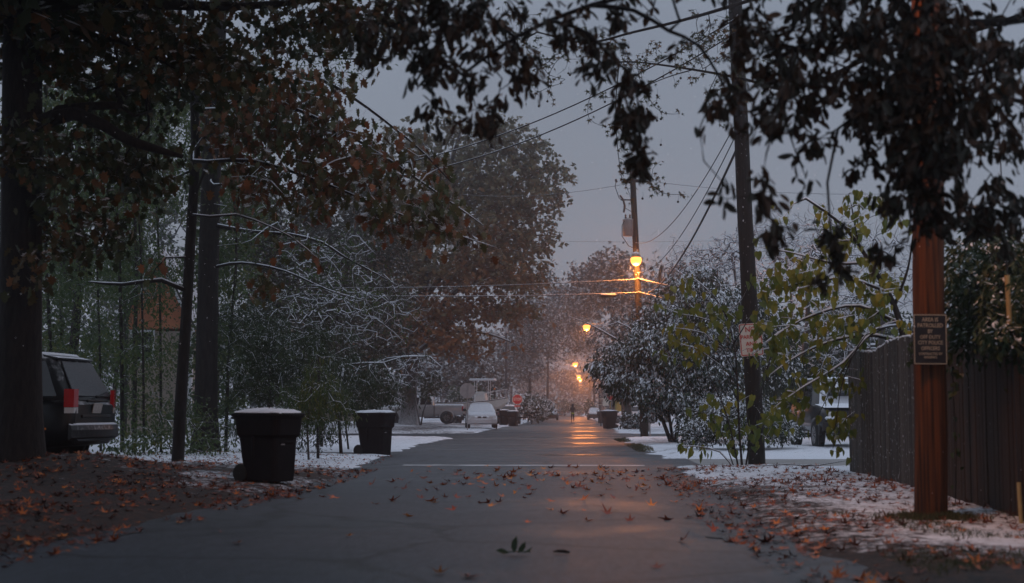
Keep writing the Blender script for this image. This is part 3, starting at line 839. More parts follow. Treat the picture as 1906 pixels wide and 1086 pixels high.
def add_leaves(buf, T, pos, dirs, ups, size, v, mat=0):
    V, Fs = T
    n = len(pos)
    if n == 0: return
    x = dirs / (np.linalg.norm(dirs, axis=1)[:, None] + 1e-9)
    z = ups - (ups * x).sum(1)[:, None] * x
    z /= np.linalg.norm(z, axis=1)[:, None] + 1e-9
    y = np.cross(z, x)
    size = np.broadcast_to(size, (n,))
    P = pos[:, None, :] + size[:, None, None] * (V[None, :, 0:1] * x[:, None, :] + V[None, :, 1:2] * y[:, None, :] + V[None, :, 2:3] * z[:, None, :])
    k = len(V); off = np.arange(n) * k
    v = np.broadcast_to(v, (n,))
    bylen = {}
    for f in Fs: bylen.setdefault(len(f), []).append(f)
    base = buf.n
    first = True
    for m, fl in bylen.items():
        A = np.array(fl)
        idx = (off[:, None, None] + A[None]).reshape(-1, m)
        att = np.repeat(v, len(fl))
        if first:
            buf.add(P.reshape(-1, 3), idx, mat, att); first = False
        else:
            buf.loops.append((idx + base).ravel()); buf.sizes.append(np.full(len(idx), m)); buf.mat.append(np.full(len(idx), mat)); buf.att.append(att); buf.smooth.append(np.full(len(idx), False))

class Skel:
    def __init__(s):
        s.p = []; s.par = []; s.rmin = []
    def line(s, pts, r0, r1, parent=-1, sub=0.5):
        pts = [np.asarray(q, float) for q in pts]
        # Catmull-Rom resample
        P = [2 * pts[0] - pts[1]] + pts + [2 * pts[-1] - pts[-2]]
        out = [pts[0]]
        for k in range(1, len(P) - 2):
            ln = np.linalg.norm(P[k + 1] - P[k]); n = max(1, int(ln / sub))
            for i in range(1, n + 1):
                t = i / n
                out.append(.5 * (2 * P[k] + (P[k + 1] - P[k - 1]) * t + (2 * P[k - 1] - 5 * P[k] + 4 * P[k + 1] - P[k + 2]) * t * t + (3 * P[k] - P[k - 1] - 3 * P[k + 1] + P[k + 2]) * t ** 3))
        n = len(out); ids = []
        for k, q in enumerate(out):
            s.p.append(q); s.par.append(parent if k == 0 else len(s.p) - 2); s.rmin.append(r0 + (r1 - r0) * k / max(1, n - 1)); ids.append(len(s.p) - 1)
        return ids
    def nearest(s, q, lo=0):
        A = np.array(s.p)
        return int(np.argmin(((A - q) ** 2).sum(1)))
    def branch(s, pts, r0, r1, sub=.3):
        """a limb that starts at the node nearest to its first point"""
        k = s.nearest(np.asarray(pts[0]))
        pts = [s.p[k]] + list(pts[1:]) if np.linalg.norm(s.p[k] - pts[0]) < .6 else [s.p[k]] + list(pts)
        return s.line(pts, r0, r1, parent=k, sub=sub)
    def grow(s, targets, step=.35, jit=.12, up=0.0, droop=0.0, downpen=0.0):
        if len(targets) == 0: return
        T = np.asarray(targets)
        A = np.array(s.p)
        d0 = np.array([((A - q) ** 2).sum(1).min() for q in T])
        T = T[np.argsort(d0)]
        cap = len(s.p) + len(T) * 12 + 10
        B = np.zeros((cap, 3)); n = len(s.p); B[:n] = A
        for q in T:
            dv = q - B[:n]
            cost = (dv ** 2).sum(1)
            if downpen: cost = cost + downpen * np.maximum(-dv[:, 2], 0) ** 2
            k = int(np.argmin(cost)); a = B[k].copy()
            ln = np.linalg.norm(q - a)
            if ln < step * .25: continue
            m = int(np.clip(ln / step, 1, 10))
            pk = s.par[k]
            pd = (a - B[pk]) if pk >= 0 else np.array([0, 0, 1.0])
            pd = pd / (np.linalg.norm(pd) + 1e-9)
            c = a + pd * ln * .35 + (q - a) * .25 + np.array([0, 0, up * ln]) + rng.normal(0, jit * ln, 3)
            last = k
            for i in range(1, m + 1):
                t = i / m
                x = (1 - t) ** 2 * a + 2 * t * (1 - t) * c + t * t * q
                if droop: x = x + np.array([0, 0, -droop * ln * t * t])
                if n >= cap: break
                s.p.append(x); s.par.append(last); s.rmin.append(0); B[n] = x; last = n; n += 1
    def radii(s, tip=.004, ex=2.3):
        n = len(s.p); acc = np.zeros(n); r = np.zeros(n)
        par = s.par; rm = s.rmin
        for k in range(n - 1, -1, -1):
            r[k] = max(acc[k] ** (1 / ex) if acc[k] > 0 else tip, rm[k], tip)
            if par[k] >= 0: acc[par[k]] += min(r[k], 9) ** ex * (1 if rm[k] == 0 else .0)
        s.r = r
        return r
    def mesh(s, buf, snowbuf=None, snow_r=.01, sides=(8, 5, 3), maxr=None):
        n = len(s.p); P = np.array(s.p); r = s.r
        ch = [[] for _ in range(n)]
        roots = []
        for k in range(n):
            if s.par[k] >= 0: ch[s.par[k]].append(k)
            else: roots.append(k)
        main = [-1] * n
        for k in range(n):
            if ch[k]: main[k] = max(ch[k], key=lambda q: (r[q], -q))
        starts = [(k, None) for k in roots]
        for k in range(n):
            for c in ch[k]:
                if c != main[k]: starts.append((c, k))
        for st, pa in starts:
            ids = [st]
            while main[ids[-1]] >= 0: ids.append(main[ids[-1]])
            pts = P[ids]; rr = r[ids].copy()
            if pa is not None:
                pts = np.vstack([P[pa], pts]); rr = np.concatenate([[min(r[pa], rr[0] * 1.25)], rr])
            if len(pts) < 2: continue
            rr[-1] *= .6
            mx = rr.max()
            sd = sides[0] if mx > .06 else sides[1] if mx > .018 else sides[2]
            buf.tube(pts, rr, sd, cap=False, att=.5)
            if snowbuf is not None and len(pts) >= 2:
                t = np.gradient(pts, axis=0); t /= np.linalg.norm(t, axis=1)[:, None] + 1e-9
                flat = (np.abs(t[:, 2]) < .82) & (rr < .14)
                if flat.sum() >= 2:
                    seg = []
                    for i in range(len(pts) + 1):
                        if i < len(pts) and flat[i]: seg.append(i)
                        else:
                            if len(seg) >= 2:
                                q = pts[seg] + np.array([0, 0, 1.0]) * (rr[seg] * .75)[:, None]
                                q = q + rng.normal(0, .002, q.shape)
                                h = np.minimum(snow_r, snow_r * .45 + rr[seg] * .6) * rng.uniform(.55, 1.25, len(seg))
                                h[0] *= .3; h[-1] *= .3
                                snowbuf.tube(q, np.maximum(h, rr[seg] * .55), 4, cap=False)
                            seg = []

def blob_pts(blobs, n):
    """n points in the ellipsoids (px, py, Y, rx px, ry px, depth m[, weight])"""
    wts = np.array([(b[3] * b[4] * (b[6] if len(b) > 6 else 1)) * (b[2] ** 2) for b in blobs], float); wts /= wts.sum()
    cnt = rng.multinomial(n, wts); out = []; ctr = []
    for b, c in zip(blobs, cnt):
        u = rng.normal(size=(c, 3)); u /= np.linalg.norm(u, axis=1)[:, None]; u *= rng.random((c, 1)) ** (1 / 2.4)
        k = b[2] / F_PX
        C = at(b[0], b[1], b[2])
        ph = rng.uniform(0, 6.28, 3); ang = np.arctan2(u[:, 2], u[:, 0])
        u = u * (1 + .22 * np.sin(3 * ang + ph[0]) + .16 * np.sin(5 * ang + ph[1]) + .10 * np.sin(9 * ang + ph[2]))[:, None]
        out.append(C + u * np.array([b[3] * k, b[5], b[4] * k])); ctr.append(np.repeat(C[None], c, 0))
    return np.concatenate(out), np.concatenate(ctr)

def leaf_dirs(n, out, w_out=.5, w_down=.6, w_rand=.6, w_up=0, u_rand=.6):
    d = rng.normal(size=(n, 3)) * w_rand
    o = out / (np.linalg.norm(out, axis=1)[:, None] + 1e-9)
    d += o * w_out
    d[:, 2] += -w_down + w_up
    u = rng.normal(size=(n, 3)) * u_rand + o * .5
    u[:, 2] += .9
    return d, u

def plant(name, label, cat, base, trunk, limbs=(), blobs=(), n_tw=300, n_leaf=2000, leaf=None, size=(.1, .16), mat='leaf_dark', wood='bark', r=(.2, .05), tip=.004, step=.35,
          grow=None, dirs=None, snow_r=None, spread=.12, group=None, vmode=None, leaf_rmax=.02, per_tip=0, extra_leaf_blobs=None, sub=.5, direct=0.0, sides=(8, 5, 3), droplist=(), flare=None):
    """tree or shrub: trunk line and limbs, twigs grown into the crown volumes, leaves on the twigs"""
    base = np.array(base, float); base[2] = place_z(base[0], base[1])
    t = thing(name, label, cat, base, 0, group)
    sk = Skel()
    for k, tr in enumerate(trunk if isinstance(trunk[0], list) else [trunk]):
        tr = [np.asarray(q, float) for q in tr]
        tr[0] = tr[0].copy(); tr[0][2] = min(tr[0][2], base[2] - .15)
        rr = r[k] if isinstance(r[0], tuple) else r
        ids = sk.line(tr, rr[0], rr[1], sub=sub)
        if flare:
            for i in ids:
                h = sk.p[i][2] - base[2]
                sk.rmin[i] *= 1 + flare * math.exp(-max(h, 0) / .5)
    for lb in limbs:
        sk.branch(lb[0], lb[1], lb[2], sub=lb[3] if len(lb) > 3 else .3)
    if n_tw and blobs:
        tg, _ = blob_pts(blobs, n_tw)
        sk.grow(tg, step=step, **(grow or {}))
    sk.radii(tip)
    wb = Buf(); sb = Buf() if snow_r else None
    sk.mesh(wb, sb, snow_r or 0, sides)
    for q in wb.v: q -= base
    wo = wb.build('trunk' if r and name.endswith('tree') else 'stems', M[wood], t)
    if sb is not None and sb.n:
        for q in sb.v: q -= base
        sb.build('snow_cover', M['snow'], wo)
    if n_leaf and leaf is not None:
        P = np.array(sk.p); rr = sk.r
        thin = np.where(rr < leaf_rmax)[0]
        nd = int(n_leaf * direct)
        if len(thin) == 0: nd = n_leaf
        npk = n_leaf - nd
        pos = []; ctr = []
        if npk:
            k = thin[rng.integers(0, len(thin), npk)]
            if per_tip:
                k = np.repeat(thin[rng.integers(0, len(thin), npk // per_tip)], per_tip)
            pos.append(P[k] + rng.normal(0, spread, (len(k), 3)) * (0.35 if per_tip else 1))
            A = np.array([((P[q] - P[sk.par[q]]) if sk.par[q] >= 0 else [0, 0, 1]) for q in k]); ctr.append(pos[-1] - A)
        if nd:
            a_, c_ = blob_pts(extra_leaf_blobs or blobs, nd); pos.append(a_); ctr.append(c_)
        pos = np.concatenate(pos); ctr = np.concatenate(ctr)
        d, u = leaf_dirs(len(pos), pos - ctr, **(dirs or {}))
        sz = rng.uniform(size[0], size[1], len(pos))
        v = rng.random(len(pos))
        # neighbouring leaves share a tone: light and dark clumps
        cl = (np.floor(pos / (.9 if size[1] < .3 else 2.2)) * np.array([12.9, 78.2, 37.7])).sum(1)
        v = np.clip(v * .6 + .4 * np.mod(np.abs(np.sin(cl) * 43758.5), 1), 0, 1)
        if vmode is not None: v = np.clip(vmode(pos, v), 0, 1)
        lbuf = Buf(); add_leaves(lbuf, leaf, pos - base, d, u, sz, v)
        lbuf.build('crown', M[mat], t)
    return t

# ---- left: the thick near trunk
Y = 20.0
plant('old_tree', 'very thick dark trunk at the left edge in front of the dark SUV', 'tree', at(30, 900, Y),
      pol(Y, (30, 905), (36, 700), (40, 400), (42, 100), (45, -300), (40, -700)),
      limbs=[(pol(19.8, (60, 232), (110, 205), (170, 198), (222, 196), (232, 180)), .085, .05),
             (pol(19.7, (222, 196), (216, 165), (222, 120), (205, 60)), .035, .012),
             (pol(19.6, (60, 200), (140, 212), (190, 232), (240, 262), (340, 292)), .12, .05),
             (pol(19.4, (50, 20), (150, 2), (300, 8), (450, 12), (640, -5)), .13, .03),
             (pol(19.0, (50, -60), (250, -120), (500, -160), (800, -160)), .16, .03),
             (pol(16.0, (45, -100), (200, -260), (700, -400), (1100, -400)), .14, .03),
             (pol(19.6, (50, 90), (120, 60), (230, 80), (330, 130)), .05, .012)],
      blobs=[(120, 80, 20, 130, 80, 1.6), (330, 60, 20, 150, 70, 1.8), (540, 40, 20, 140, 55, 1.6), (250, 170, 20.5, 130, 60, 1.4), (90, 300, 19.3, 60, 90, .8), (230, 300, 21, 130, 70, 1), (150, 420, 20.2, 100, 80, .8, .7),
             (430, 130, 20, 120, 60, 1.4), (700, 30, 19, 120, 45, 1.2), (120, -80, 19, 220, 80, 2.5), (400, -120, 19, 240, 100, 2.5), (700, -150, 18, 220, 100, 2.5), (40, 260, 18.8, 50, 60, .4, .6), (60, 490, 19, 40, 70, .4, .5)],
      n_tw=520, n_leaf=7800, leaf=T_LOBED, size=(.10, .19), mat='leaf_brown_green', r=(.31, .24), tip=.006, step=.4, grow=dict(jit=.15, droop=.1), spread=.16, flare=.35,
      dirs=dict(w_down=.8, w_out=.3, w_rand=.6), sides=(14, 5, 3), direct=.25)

# ---- slim red leaved tree
Y = 26.0
plant('red_oak_tree', 'slim left tree spreading red brown leaves toward the street', 'tree', at(330, 872, Y),
      pol(Y, (330, 872), (338, 720), (346, 600), (356, 420), (364, 280), (360, 150), (352, -40), (350, -300)),
      limbs=[(pol(25.5, (362, 260), (430, 190), (540, 200), (680, 270), (800, 350), (900, 420)), .05, .012),
             (pol(25.0, (360, 200), (450, 130), (600, 150), (760, 260), (840, 340)), .05, .012),
             (pol(25.2, (360, 300), (470, 300), (600, 340), (720, 390), (830, 430), (925, 462)), .04, .006),
             (pol(25.0, (358, 400), (440, 400), (540, 440), (600, 490)), .03, .006),
             (pol(25.6, (350, 540), (300, 522), (230, 530), (165, 525)), .045, .02),
             (pol(25.6, (352, 500), (310, 480), (290, 500), (270, 540)), .02, .008)],
      blobs=[(520, 220, 25.4, 120, 70, 1.3), (640, 270, 25.2, 120, 75, 1.3), (740, 330, 25, 90, 65, 1.1), (800, 385, 25, 60, 50, .8), (600, 350, 25.2, 90, 50, .9), (490, 330, 25.2, 90, 60, 1), (700, 410, 25, 90, 28, .7), (850, 425, 25, 45, 22, .4, .7), (430, 250, 25.5, 70, 80, 1), (560, 160, 25, 120, 50, 1.2), (420, 140, 25.5, 80, 60, 1, .7), (490, 520, 25.3, 30, 35, .4, .8), (470, 560, 25.3, 18, 22, .3, .5)],
      n_tw=420, n_leaf=2900, leaf=T_LOBED, size=(.13, .21), mat='leaf_red', wood='bark', r=(.12, .06), tip=.005, step=.35, snow_r=.014, grow=dict(jit=.12, droop=.08), spread=.13,
      dirs=dict(w_down=1.2, w_out=.2, w_rand=.45))

# ---- straight trunk behind it
Y = 33.0
plant('pine_tree', 'straight grey trunk behind the slim red leaved tree with snow lined limbs', 'tree', at(384, 848, Y),
      pol(Y, (382, 850), (384, 700), (388, 500), (396, 250), (405, 50), (415, -200), (415, -500)),
      limbs=[(pol(32.5, (396, 430), (470, 432), (540, 437), (600, 452), (640, 478), (720, 520)), .05, .012),
             (pol(32.6, (396, 490), (450, 490), (530, 505), (610, 540), (680, 560)), .035, .01),
             (pol(32.4, (398, 345), (450, 340), (520, 345), (600, 385)), .035, .01),
             (pol(32.6, (402, 160), (350, 160), (270, 150), (220, 120)), .05, .012),
             (pol(32.6, (402, 190), (470, 230), (540, 240), (620, 290)), .04, .012),
             (pol(33.2, (390, 300), (330, 330), (240, 340), (180, 360)), .04, .012),
             (pol(32.6, (405, 60), (500, 90), (640, 110), (720, 105)), .05, .012)],
      blobs=[(560, 470, 32.5, 140, 50, 1.2), (640, 540, 32.5, 100, 60, 1.2), (480, 390, 32.5, 90, 50, 1), (280, 160, 32.5, 130, 70, 1.5), (560, 100, 32.5, 150, 70, 1.5), (520, 240, 32.5, 100, 60, 1), (240, 330, 33, 100, 70, 1), (400, -100, 33, 250, 120, 3)],
      n_tw=700, n_leaf=5200, leaf=T_OVATE, size=(.07, .12), mat='leaf_green', wood='bark', r=(.27, .17), tip=.005, step=.35, snow_r=.015, grow=dict(jit=.12, droop=.06), spread=.16, flare=.5, sides=(12, 5, 3),
      dirs=dict(w_down=.5, w_out=.4, w_rand=.7))

# ---- woods behind the SUV
wood_list = [  # px base, py base, px top, Y, r
    (98, 830, 85, 31, .05, 'thin stem just right of the thick trunk, behind the SUV roof'),
    (132, 840, 150, 36, .15, 'dark forked trunk behind the roof of the SUV'),
    (188, 850, 180, 34, .035, 'thin leafy stem behind the rear window of the SUV'),
    (228, 840, 222, 30, .05, 'leafy sapling just right of the SUV'),
    (250, 838, 254, 33, .06, 'straight dark sapling in front of the terracotta wall'),
    (268, 846, 262, 29.5, .03, 'leaning thin sapling before the beige wall'),
    (300, 835, 296, 36, .04, 'thin sapling left of the slim red leaved tree'),
    (60, 840, 20, 38, .05, 'leafy stem half hidden by the thick trunk'),
    (420, 830, 440, 37, .05, 'leafy sapling right of the straight grey trunk'),
    (205, 845, 262, 42, .07, 'tall sapling farther back in the left woods')]
for k, (px, py, tx, Y, r_, lab) in enumerate(wood_list):
    y0 = 766 + CAM_H * F_PX / Y
    trk = pol(Y, (px, y0), (px * .7 + tx * .3, 650), (tx, 480), (tx - 6, 300), (tx + 10, 60))
    bl = [(tx - 10, 360, Y, 70, 90, 1.0), (px, 520, Y, 70, 90, 1.0), (px + 10, 660, Y, 55, 70, .9), (px - 5, 760, Y, 45, 60, .7, .8), (tx + 10, 220, Y, 80, 80, 1.0)]
    fork = []
    if k == 1:
        fork = [(pol(Y, (140, 560), (120, 500), (105, 430), (100, 350)), .09, .05), (pol(Y, (143, 560), (165, 490), (180, 440)), .08, .04)]
    plant('sapling_tree', lab, 'tree', at(px, y0, Y), trk, limbs=fork, blobs=bl, n_tw=170, n_leaf=1700 if k in (3, 4, 5) else 3600, leaf=T_OVATE, size=(.07, .13), mat='leaf_green', wood='bark_snow', r=(r_, r_ * .4), tip=.004, step=.3,
          grow=dict(jit=.15), spread=.16, group='trees of the left woods', direct=.35, dirs=dict(w_down=.6, w_out=.3, w_rand=.7))

for px, Y, lab in ((110, 47, 'dense dark thicket far behind the SUV roof'), (230, 50, 'dense dark thicket behind the terracotta gable side'), (400, 46, 'dense dark thicket behind the straight grey trunk'), (500, 62, 'dark thicket farther back right of the straight grey trunk'), (600, 70, 'dark thicket behind the snow lined bare twigs'), (690, 76, 'dark thicket left of the oak trunk')):
    y0 = 766 + CAM_H * F_PX / Y
    plant('thicket_tree', lab, 'tree', at(px, y0, Y), pol(Y, (px, y0), (px + 5, 650), (px, 480), (px - 5, 300)),
          blobs=[(px, 330, Y, 90, 90, 2), (px + 10, 480, Y, 80 if px != 230 else 40, 90, 1.5), (px - (0 if px != 230 else 40), 640, Y, 70 if px != 230 else 30, 80, 1.5), (px - (0 if px != 230 else 40), 760, Y, 70 if px != 230 else 30, 40, 1.5), (px + 30, 200, Y, 110, 70, 2)],
          n_tw=260, n_leaf=6500, leaf=T_CLUMP, size=(.10, .2), mat='leaf_green', wood='bark_snow', r=(.10, .04), tip=.006, step=.4, grow=dict(jit=.14), spread=.22, group='trees of the left woods', direct=.4) if px < 450 else plant('thicket_tree', lab, 'tree', at(px, y0, Y), pol(Y, (px, y0), (px + 5, 700), (px, 600), (px - 5, 480)), blobs=[(px, 460, Y, 75, 70, 2), (px + 10, 560, Y, 75, 70, 2), (px - 10, 650, Y, 75, 60, 2), (px, 720, Y, 70, 40, 2), (px - 20, 380, Y, 60, 50, 2, .7)], n_tw=260, n_leaf=5200, leaf=T_CLUMP, size=(.16, .3), mat='leaf_dim', wood='bark_snow', r=(.12, .05), tip=.008, step=.6, grow=dict(jit=.14), spread=.3, group='trees of the left woods', direct=.4)
# ---- evergreen shrubs left of the street
plant('evergreen_shrub', 'broad dark green evergreen shrub behind the near bin', 'shrub', at(500, 838, 34), pol(34, (500, 850), (500, 760), (505, 640)),
      blobs=[(500, 800, 33.5, 70, 35, 1, .7), (430, 790, 33.5, 35, 40, .8, .7), (500, 640, 34, 85, 75, 1.4), (540, 700, 34, 110, 60, 1.4), (470, 720, 34, 60, 70, 1.0), (600, 650, 34, 80, 50, 1.2), (440, 600, 34, 50, 60, 1)],
      n_tw=420, n_leaf=10500, leaf=T_LONG, size=(.08, .14), mat='leaf_privet', wood='twig_snow', r=(.06, .03), tip=.004, step=.3, snow_r=.012, grow=dict(jit=.12, up=.1), spread=.13, dirs=dict(w_down=.5, w_out=.6, w_rand=.5, u_rand=.3))
plant('evergreen_shrub', 'drooping evergreen shrub reaching over the second bin', 'shrub', at(640, 842, 36), pol(36, (636, 846), (630, 740), (640, 680)),
      limbs=[(pol(36, (636, 690), (600, 696), (640, 680), (680, 676), (715, 675), (752, 664), (790, 664)), .035, .012), (pol(36, (715, 675), (722, 690), (735, 710), (760, 718)), .02, .008)],
      blobs=[(590, 805, 36, 50, 28, .8, .7), (640, 700, 36, 70, 50, 1.2), (690, 725, 36, 50, 35, .9), (600, 740, 36, 60, 50, 1), (640, 760, 36, 40, 25, .6), (560, 760, 36, 40, 50, .8), (740, 735, 36, 30, 20, .5, .6)],
      n_tw=260, n_leaf=6500, leaf=T_LONG, size=(.08, .13), mat='leaf_privet', wood='twig_snow', r=(.05, .03), tip=.004, step=.3, snow_r=.014, grow=dict(jit=.12, droop=.1), spread=.13, dirs=dict(w_down=.7, w_out=.6, w_rand=.4, u_rand=.3))
plant('bare_shrub', 'snow laden bare branch fan hanging over the lawn before the pickup', 'shrub', at(650, 842, 37.5), pol(37.5, (650, 842), (640, 740), (660, 690), (720, 668)),
      limbs=[(pol(37, (700, 676), (750, 664), (800, 664), (822, 684)), .02, .008)],
      blobs=[(775, 680, 37, 48, 26, .7), (790, 700, 37, 50, 22, .6), (745, 705, 37, 40, 20, .6)], n_tw=330, n_leaf=0, wood='twig_snow', r=(.03, .015), tip=.004, step=.22, snow_r=.013, grow=dict(jit=.08, droop=.12))
plant('bare_shrub', 'tangle of snow lined bare twigs above the evergreen shrubs', 'shrub', at(600, 838, 38.5), pol(38.5, (600, 842), (590, 700), (600, 600)),
      blobs=[(620, 560, 38.5, 110, 70, 1.5), (540, 570, 38.5, 90, 60, 1.3), (700, 560, 38.5, 90, 50, 1.2), (690, 620, 38.5, 100, 35, 1.2), (620, 480, 38.5, 120, 50, 1.4), (760, 580, 38.5, 60, 40, .8, .7)], n_tw=1000, n_leaf=1500, leaf=T_OVATE, size=(.05, .09), mat='leaf_green', wood='twig_snow', r=(.05, .025), tip=.004, step=.3, snow_r=.012, grow=dict(jit=.12, up=.12, droop=.15))
plant('leafy_sapling', 'small leafy sapling hanging around the perforated post beside the near bin', 'shrub', at(575, 866, 28.5), pol(28.5, (575, 868), (572, 800), (580, 720), (590, 660)),
      blobs=[(600, 720, 28.5, 60, 45, .6), (560, 740, 28.5, 50, 40, .6), (630, 770, 28.5, 35, 30, .4), (590, 780, 28.5, 50, 25, .4)], n_tw=150, n_leaf=1900, leaf=T_LONG, size=(.07, .12), mat='leaf_green', wood='twig_snow', r=(.025, .012), tip=.003, step=.25, snow_r=.008, grow=dict(jit=.15, droop=.15), spread=.08, dirs=dict(w_down=.9, w_out=.4, w_rand=.4))
plant('undergrowth_shrub', 'low tangled undergrowth at the foot of the straight grey trunk', 'shrub', at(300, 850, 29), pol(29, (300, 866), (290, 830), (280, 800)),
      blobs=[(290, 820, 29, 70, 30, .9), (380, 830, 29.5, 60, 25, .7), (230, 830, 28, 50, 25, .7), (340, 780, 31, 60, 40, .8)], n_tw=260, n_leaf=2200, leaf=T_OVATE, size=(.06, .11), mat='leaf_green', wood='twig_snow', r=(.02, .01), tip=.003, step=.25, grow=dict(jit=.15), spread=.12)

# ---- the big oak across the street
Y = 88.0
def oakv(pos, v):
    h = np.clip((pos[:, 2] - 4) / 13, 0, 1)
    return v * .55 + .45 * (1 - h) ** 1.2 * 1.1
plant('oak_tree', 'large oak with rusty leaves beyond the left lawn, trunk before the pickup', 'tree', at(762, 786, Y),
      pol(Y, (762, 792), (762, 730), (768, 650), (785, 560), (800, 450), (830, 330), (860, 240)),
      limbs=[(pol(Y, (770, 640), (830, 560), (900, 500), (960, 460)), .28, .08, .6), (pol(Y, (785, 560), (870, 450), (940, 360), (1000, 320)), .25, .07, .6), (pol(Y, (766, 680), (720, 600), (690, 520), (680, 420)), .25, .08, .6),
             (pol(Y, (800, 450), (870, 340), (920, 260), (940, 220)), .2, .05, .6), (pol(Y - 2, (768, 660), (830, 620), (900, 620), (960, 640)), .2, .05, .6), (pol(Y, (790, 500), (750, 400), (740, 330)), .18, .05, .6), (pol(Y, (880, 470), (960, 440), (1040, 440)), .1, .04, .6)],
      blobs=[(925, 262, 88, 58, 42, 3, .9), (990, 300, 88, 50, 40, 3), (1035, 322, 88, 26, 30, 2), (930, 340, 87, 80, 55, 4), (850, 330, 88, 80, 60, 4), (985, 385, 87, 60, 40, 3.5), (1030, 370, 88, 28, 18, 2, .8), (890, 420, 86, 90, 55, 4), (790, 400, 88, 90, 60, 4), (975, 455, 87, 55, 35, 3), (1030, 455, 88, 24, 18, 2, .8), (920, 510, 86, 85, 42, 4), (985, 520, 88, 40, 28, 2.5), (820, 500, 87, 80, 55, 4), (720, 470, 88, 80, 70, 4),
             (870, 580, 86, 75, 38, 3.5), (940, 585, 87, 50, 24, 2.5), (780, 600, 86, 70, 45, 3.5), (860, 640, 85, 70, 25, 3), (935, 645, 86, 36, 18, 2), (720, 620, 87, 60, 60, 3), (690, 340, 90, 60, 60, 3, .8), (780, 280, 90, 60, 50, 3, .8), (680, 700, 87, 50, 40, 2, .6), (860, 250, 89, 40, 30, 3, .7)],
      n_tw=800, n_leaf=10500, leaf=T_CLUMP, size=(.26, .5), mat='leaf_oak', wood='twig_snow', r=(.50, .1), tip=.012, step=.8, grow=dict(jit=.14, up=.06), spread=.36, leaf_rmax=.035, vmode=oakv, flare=.5, direct=.1, dirs=dict(w_down=.5, w_out=.4, w_rand=.7), sub=1.0)
plant('bare_sapling', 'small forked bare sapling right of the oak trunk', 'shrub', at(785, 786, 86), [pol(86, (783, 790), (788, 765), (800, 735), (812, 715)), pol(86, (783, 790), (776, 760), (770, 730))],
      blobs=[(800, 715, 86, 30, 25, .8)], n_tw=60, n_leaf=500, leaf=T_CLUMP, size=(.15, .25), mat='leaf_privet', wood='twig_snow', r=(.06, .03), tip=.01)

# ---- right: big snowy evergreen
Y = 47.0
plant('evergreen_tree', 'big dark evergreen heaped with snow, many stems, right of the street', 'tree', at(1258, 828, Y),
      [pol(Y, (1252, 832), (1240, 800), (1225, 760), (1210, 700), (1200, 640)), pol(Y, (1256, 832), (1262, 790), (1280, 700), (1300, 600)), pol(Y, (1262, 832), (1290, 790), (1340, 700), (1380, 640)), pol(Y + .5, (1254, 832), (1246, 780), (1240, 700), (1250, 600))],
      blobs=[(1290, 555, 47, 62, 48, 2), (1240, 590, 47, 50, 40, 1.8), (1215, 640, 46.5, 55, 48, 1.8), (1165, 655, 46.5, 45, 28, 1.2), (1128, 682, 46.5, 32, 18, .8), (1103, 680, 46.3, 18, 8, .4, .6), (1180, 715, 46.5, 58, 36, 1.4), (1145, 708, 46.3, 28, 18, .7), (1270, 650, 46.2, 80, 60, 2), (1340, 600, 47, 70, 70, 2), (1390, 570, 47.5, 50, 45, 1.6), (1350, 690, 46.5, 80, 60, 2), (1260, 735, 46, 65, 30, 1.6), (1300, 765, 46, 50, 30, 1.4), (1225, 760, 46.5, 28, 18, .8), (1430, 620, 48, 45, 60, 1.5), (1300, 520, 47, 36, 22, 1), (1455, 690, 48, 40, 50, 1.4)],
      n_tw=650, n_leaf=27000, leaf=T_OVATE, size=(.11, .19), mat='leaf_bush', wood='bark_snow', r=((.07, .03), (.07, .03), (.06, .03), (.06, .03)), tip=.006, step=.4, grow=dict(jit=.12, up=.08, droop=.1), spread=.13, leaf_rmax=.03, direct=.35, dirs=dict(w_down=.75, w_out=.7, w_rand=.35, u_rand=.3))
plant('evergreen_shrub', 'low rounded shrub capped with snow behind the dark pole', 'shrub', at(1365, 845, 38), pol(38, (1365, 842), (1360, 800), (1360, 770)),
      blobs=[(1330, 790, 38, 60, 38, 1.2), (1400, 780, 38, 70, 38, 1.2), (1360, 765, 38, 60, 28, 1), (1450, 800, 38.5, 40, 30, .8), (1290, 810, 38, 25, 25, .6)],
      n_tw=240, n_leaf=9500, leaf=T_OVATE, size=(.07, .12), mat='leaf_bush', wood='bark_snow', r=(.05, .03), tip=.005, step=.3, grow=dict(jit=.12, up=.1), spread=.1, direct=.4, dirs=dict(w_down=.6, w_out=.8, w_rand=.4, u_rand=.3))
# ---- trunks right of the far corner
plant('street_tree', 'dark trunk beside the right cross street corner', 'tree', at(1200, 805, 71), pol(71, (1200, 808), (1199, 770), (1203, 700), (1215, 600), (1230, 500)), limbs=[(pol(71, (1203, 690), (1160, 640), (1090, 600), (1060, 590)), .09, .02, .5), (pol(71, (1206, 640), (1150, 600), (1100, 625)), .06, .015, .5)],
      blobs=[(1100, 625, 71, 55, 30, 1.5), (1150, 580, 71, 60, 40, 2), (1230, 500, 71, 80, 60, 2), (1130, 660, 70, 40, 20, 1)], n_tw=330, n_leaf=0, wood='twig_snow', r=(.21, .08), tip=.007, step=.5, grow=dict(jit=.14), flare=.3)
plant('street_tree', 'ivy covered trunk just beyond the right bin', 'tree', at(1170, 793, 88), pol(88, (1170, 797), (1169, 760), (1172, 700), (1180, 600), (1190, 520)), blobs=[(1172, 740, 88, 12, 40, .3), (1180, 600, 88, 60, 50, 2), (1150, 640, 88, 50, 40, 2)], n_tw=220, n_leaf=900, leaf=T_CLUMP, size=(.15, .3), mat='leaf_far', wood='twig_snow', r=(.24, .08), tip=.009, step=.5)
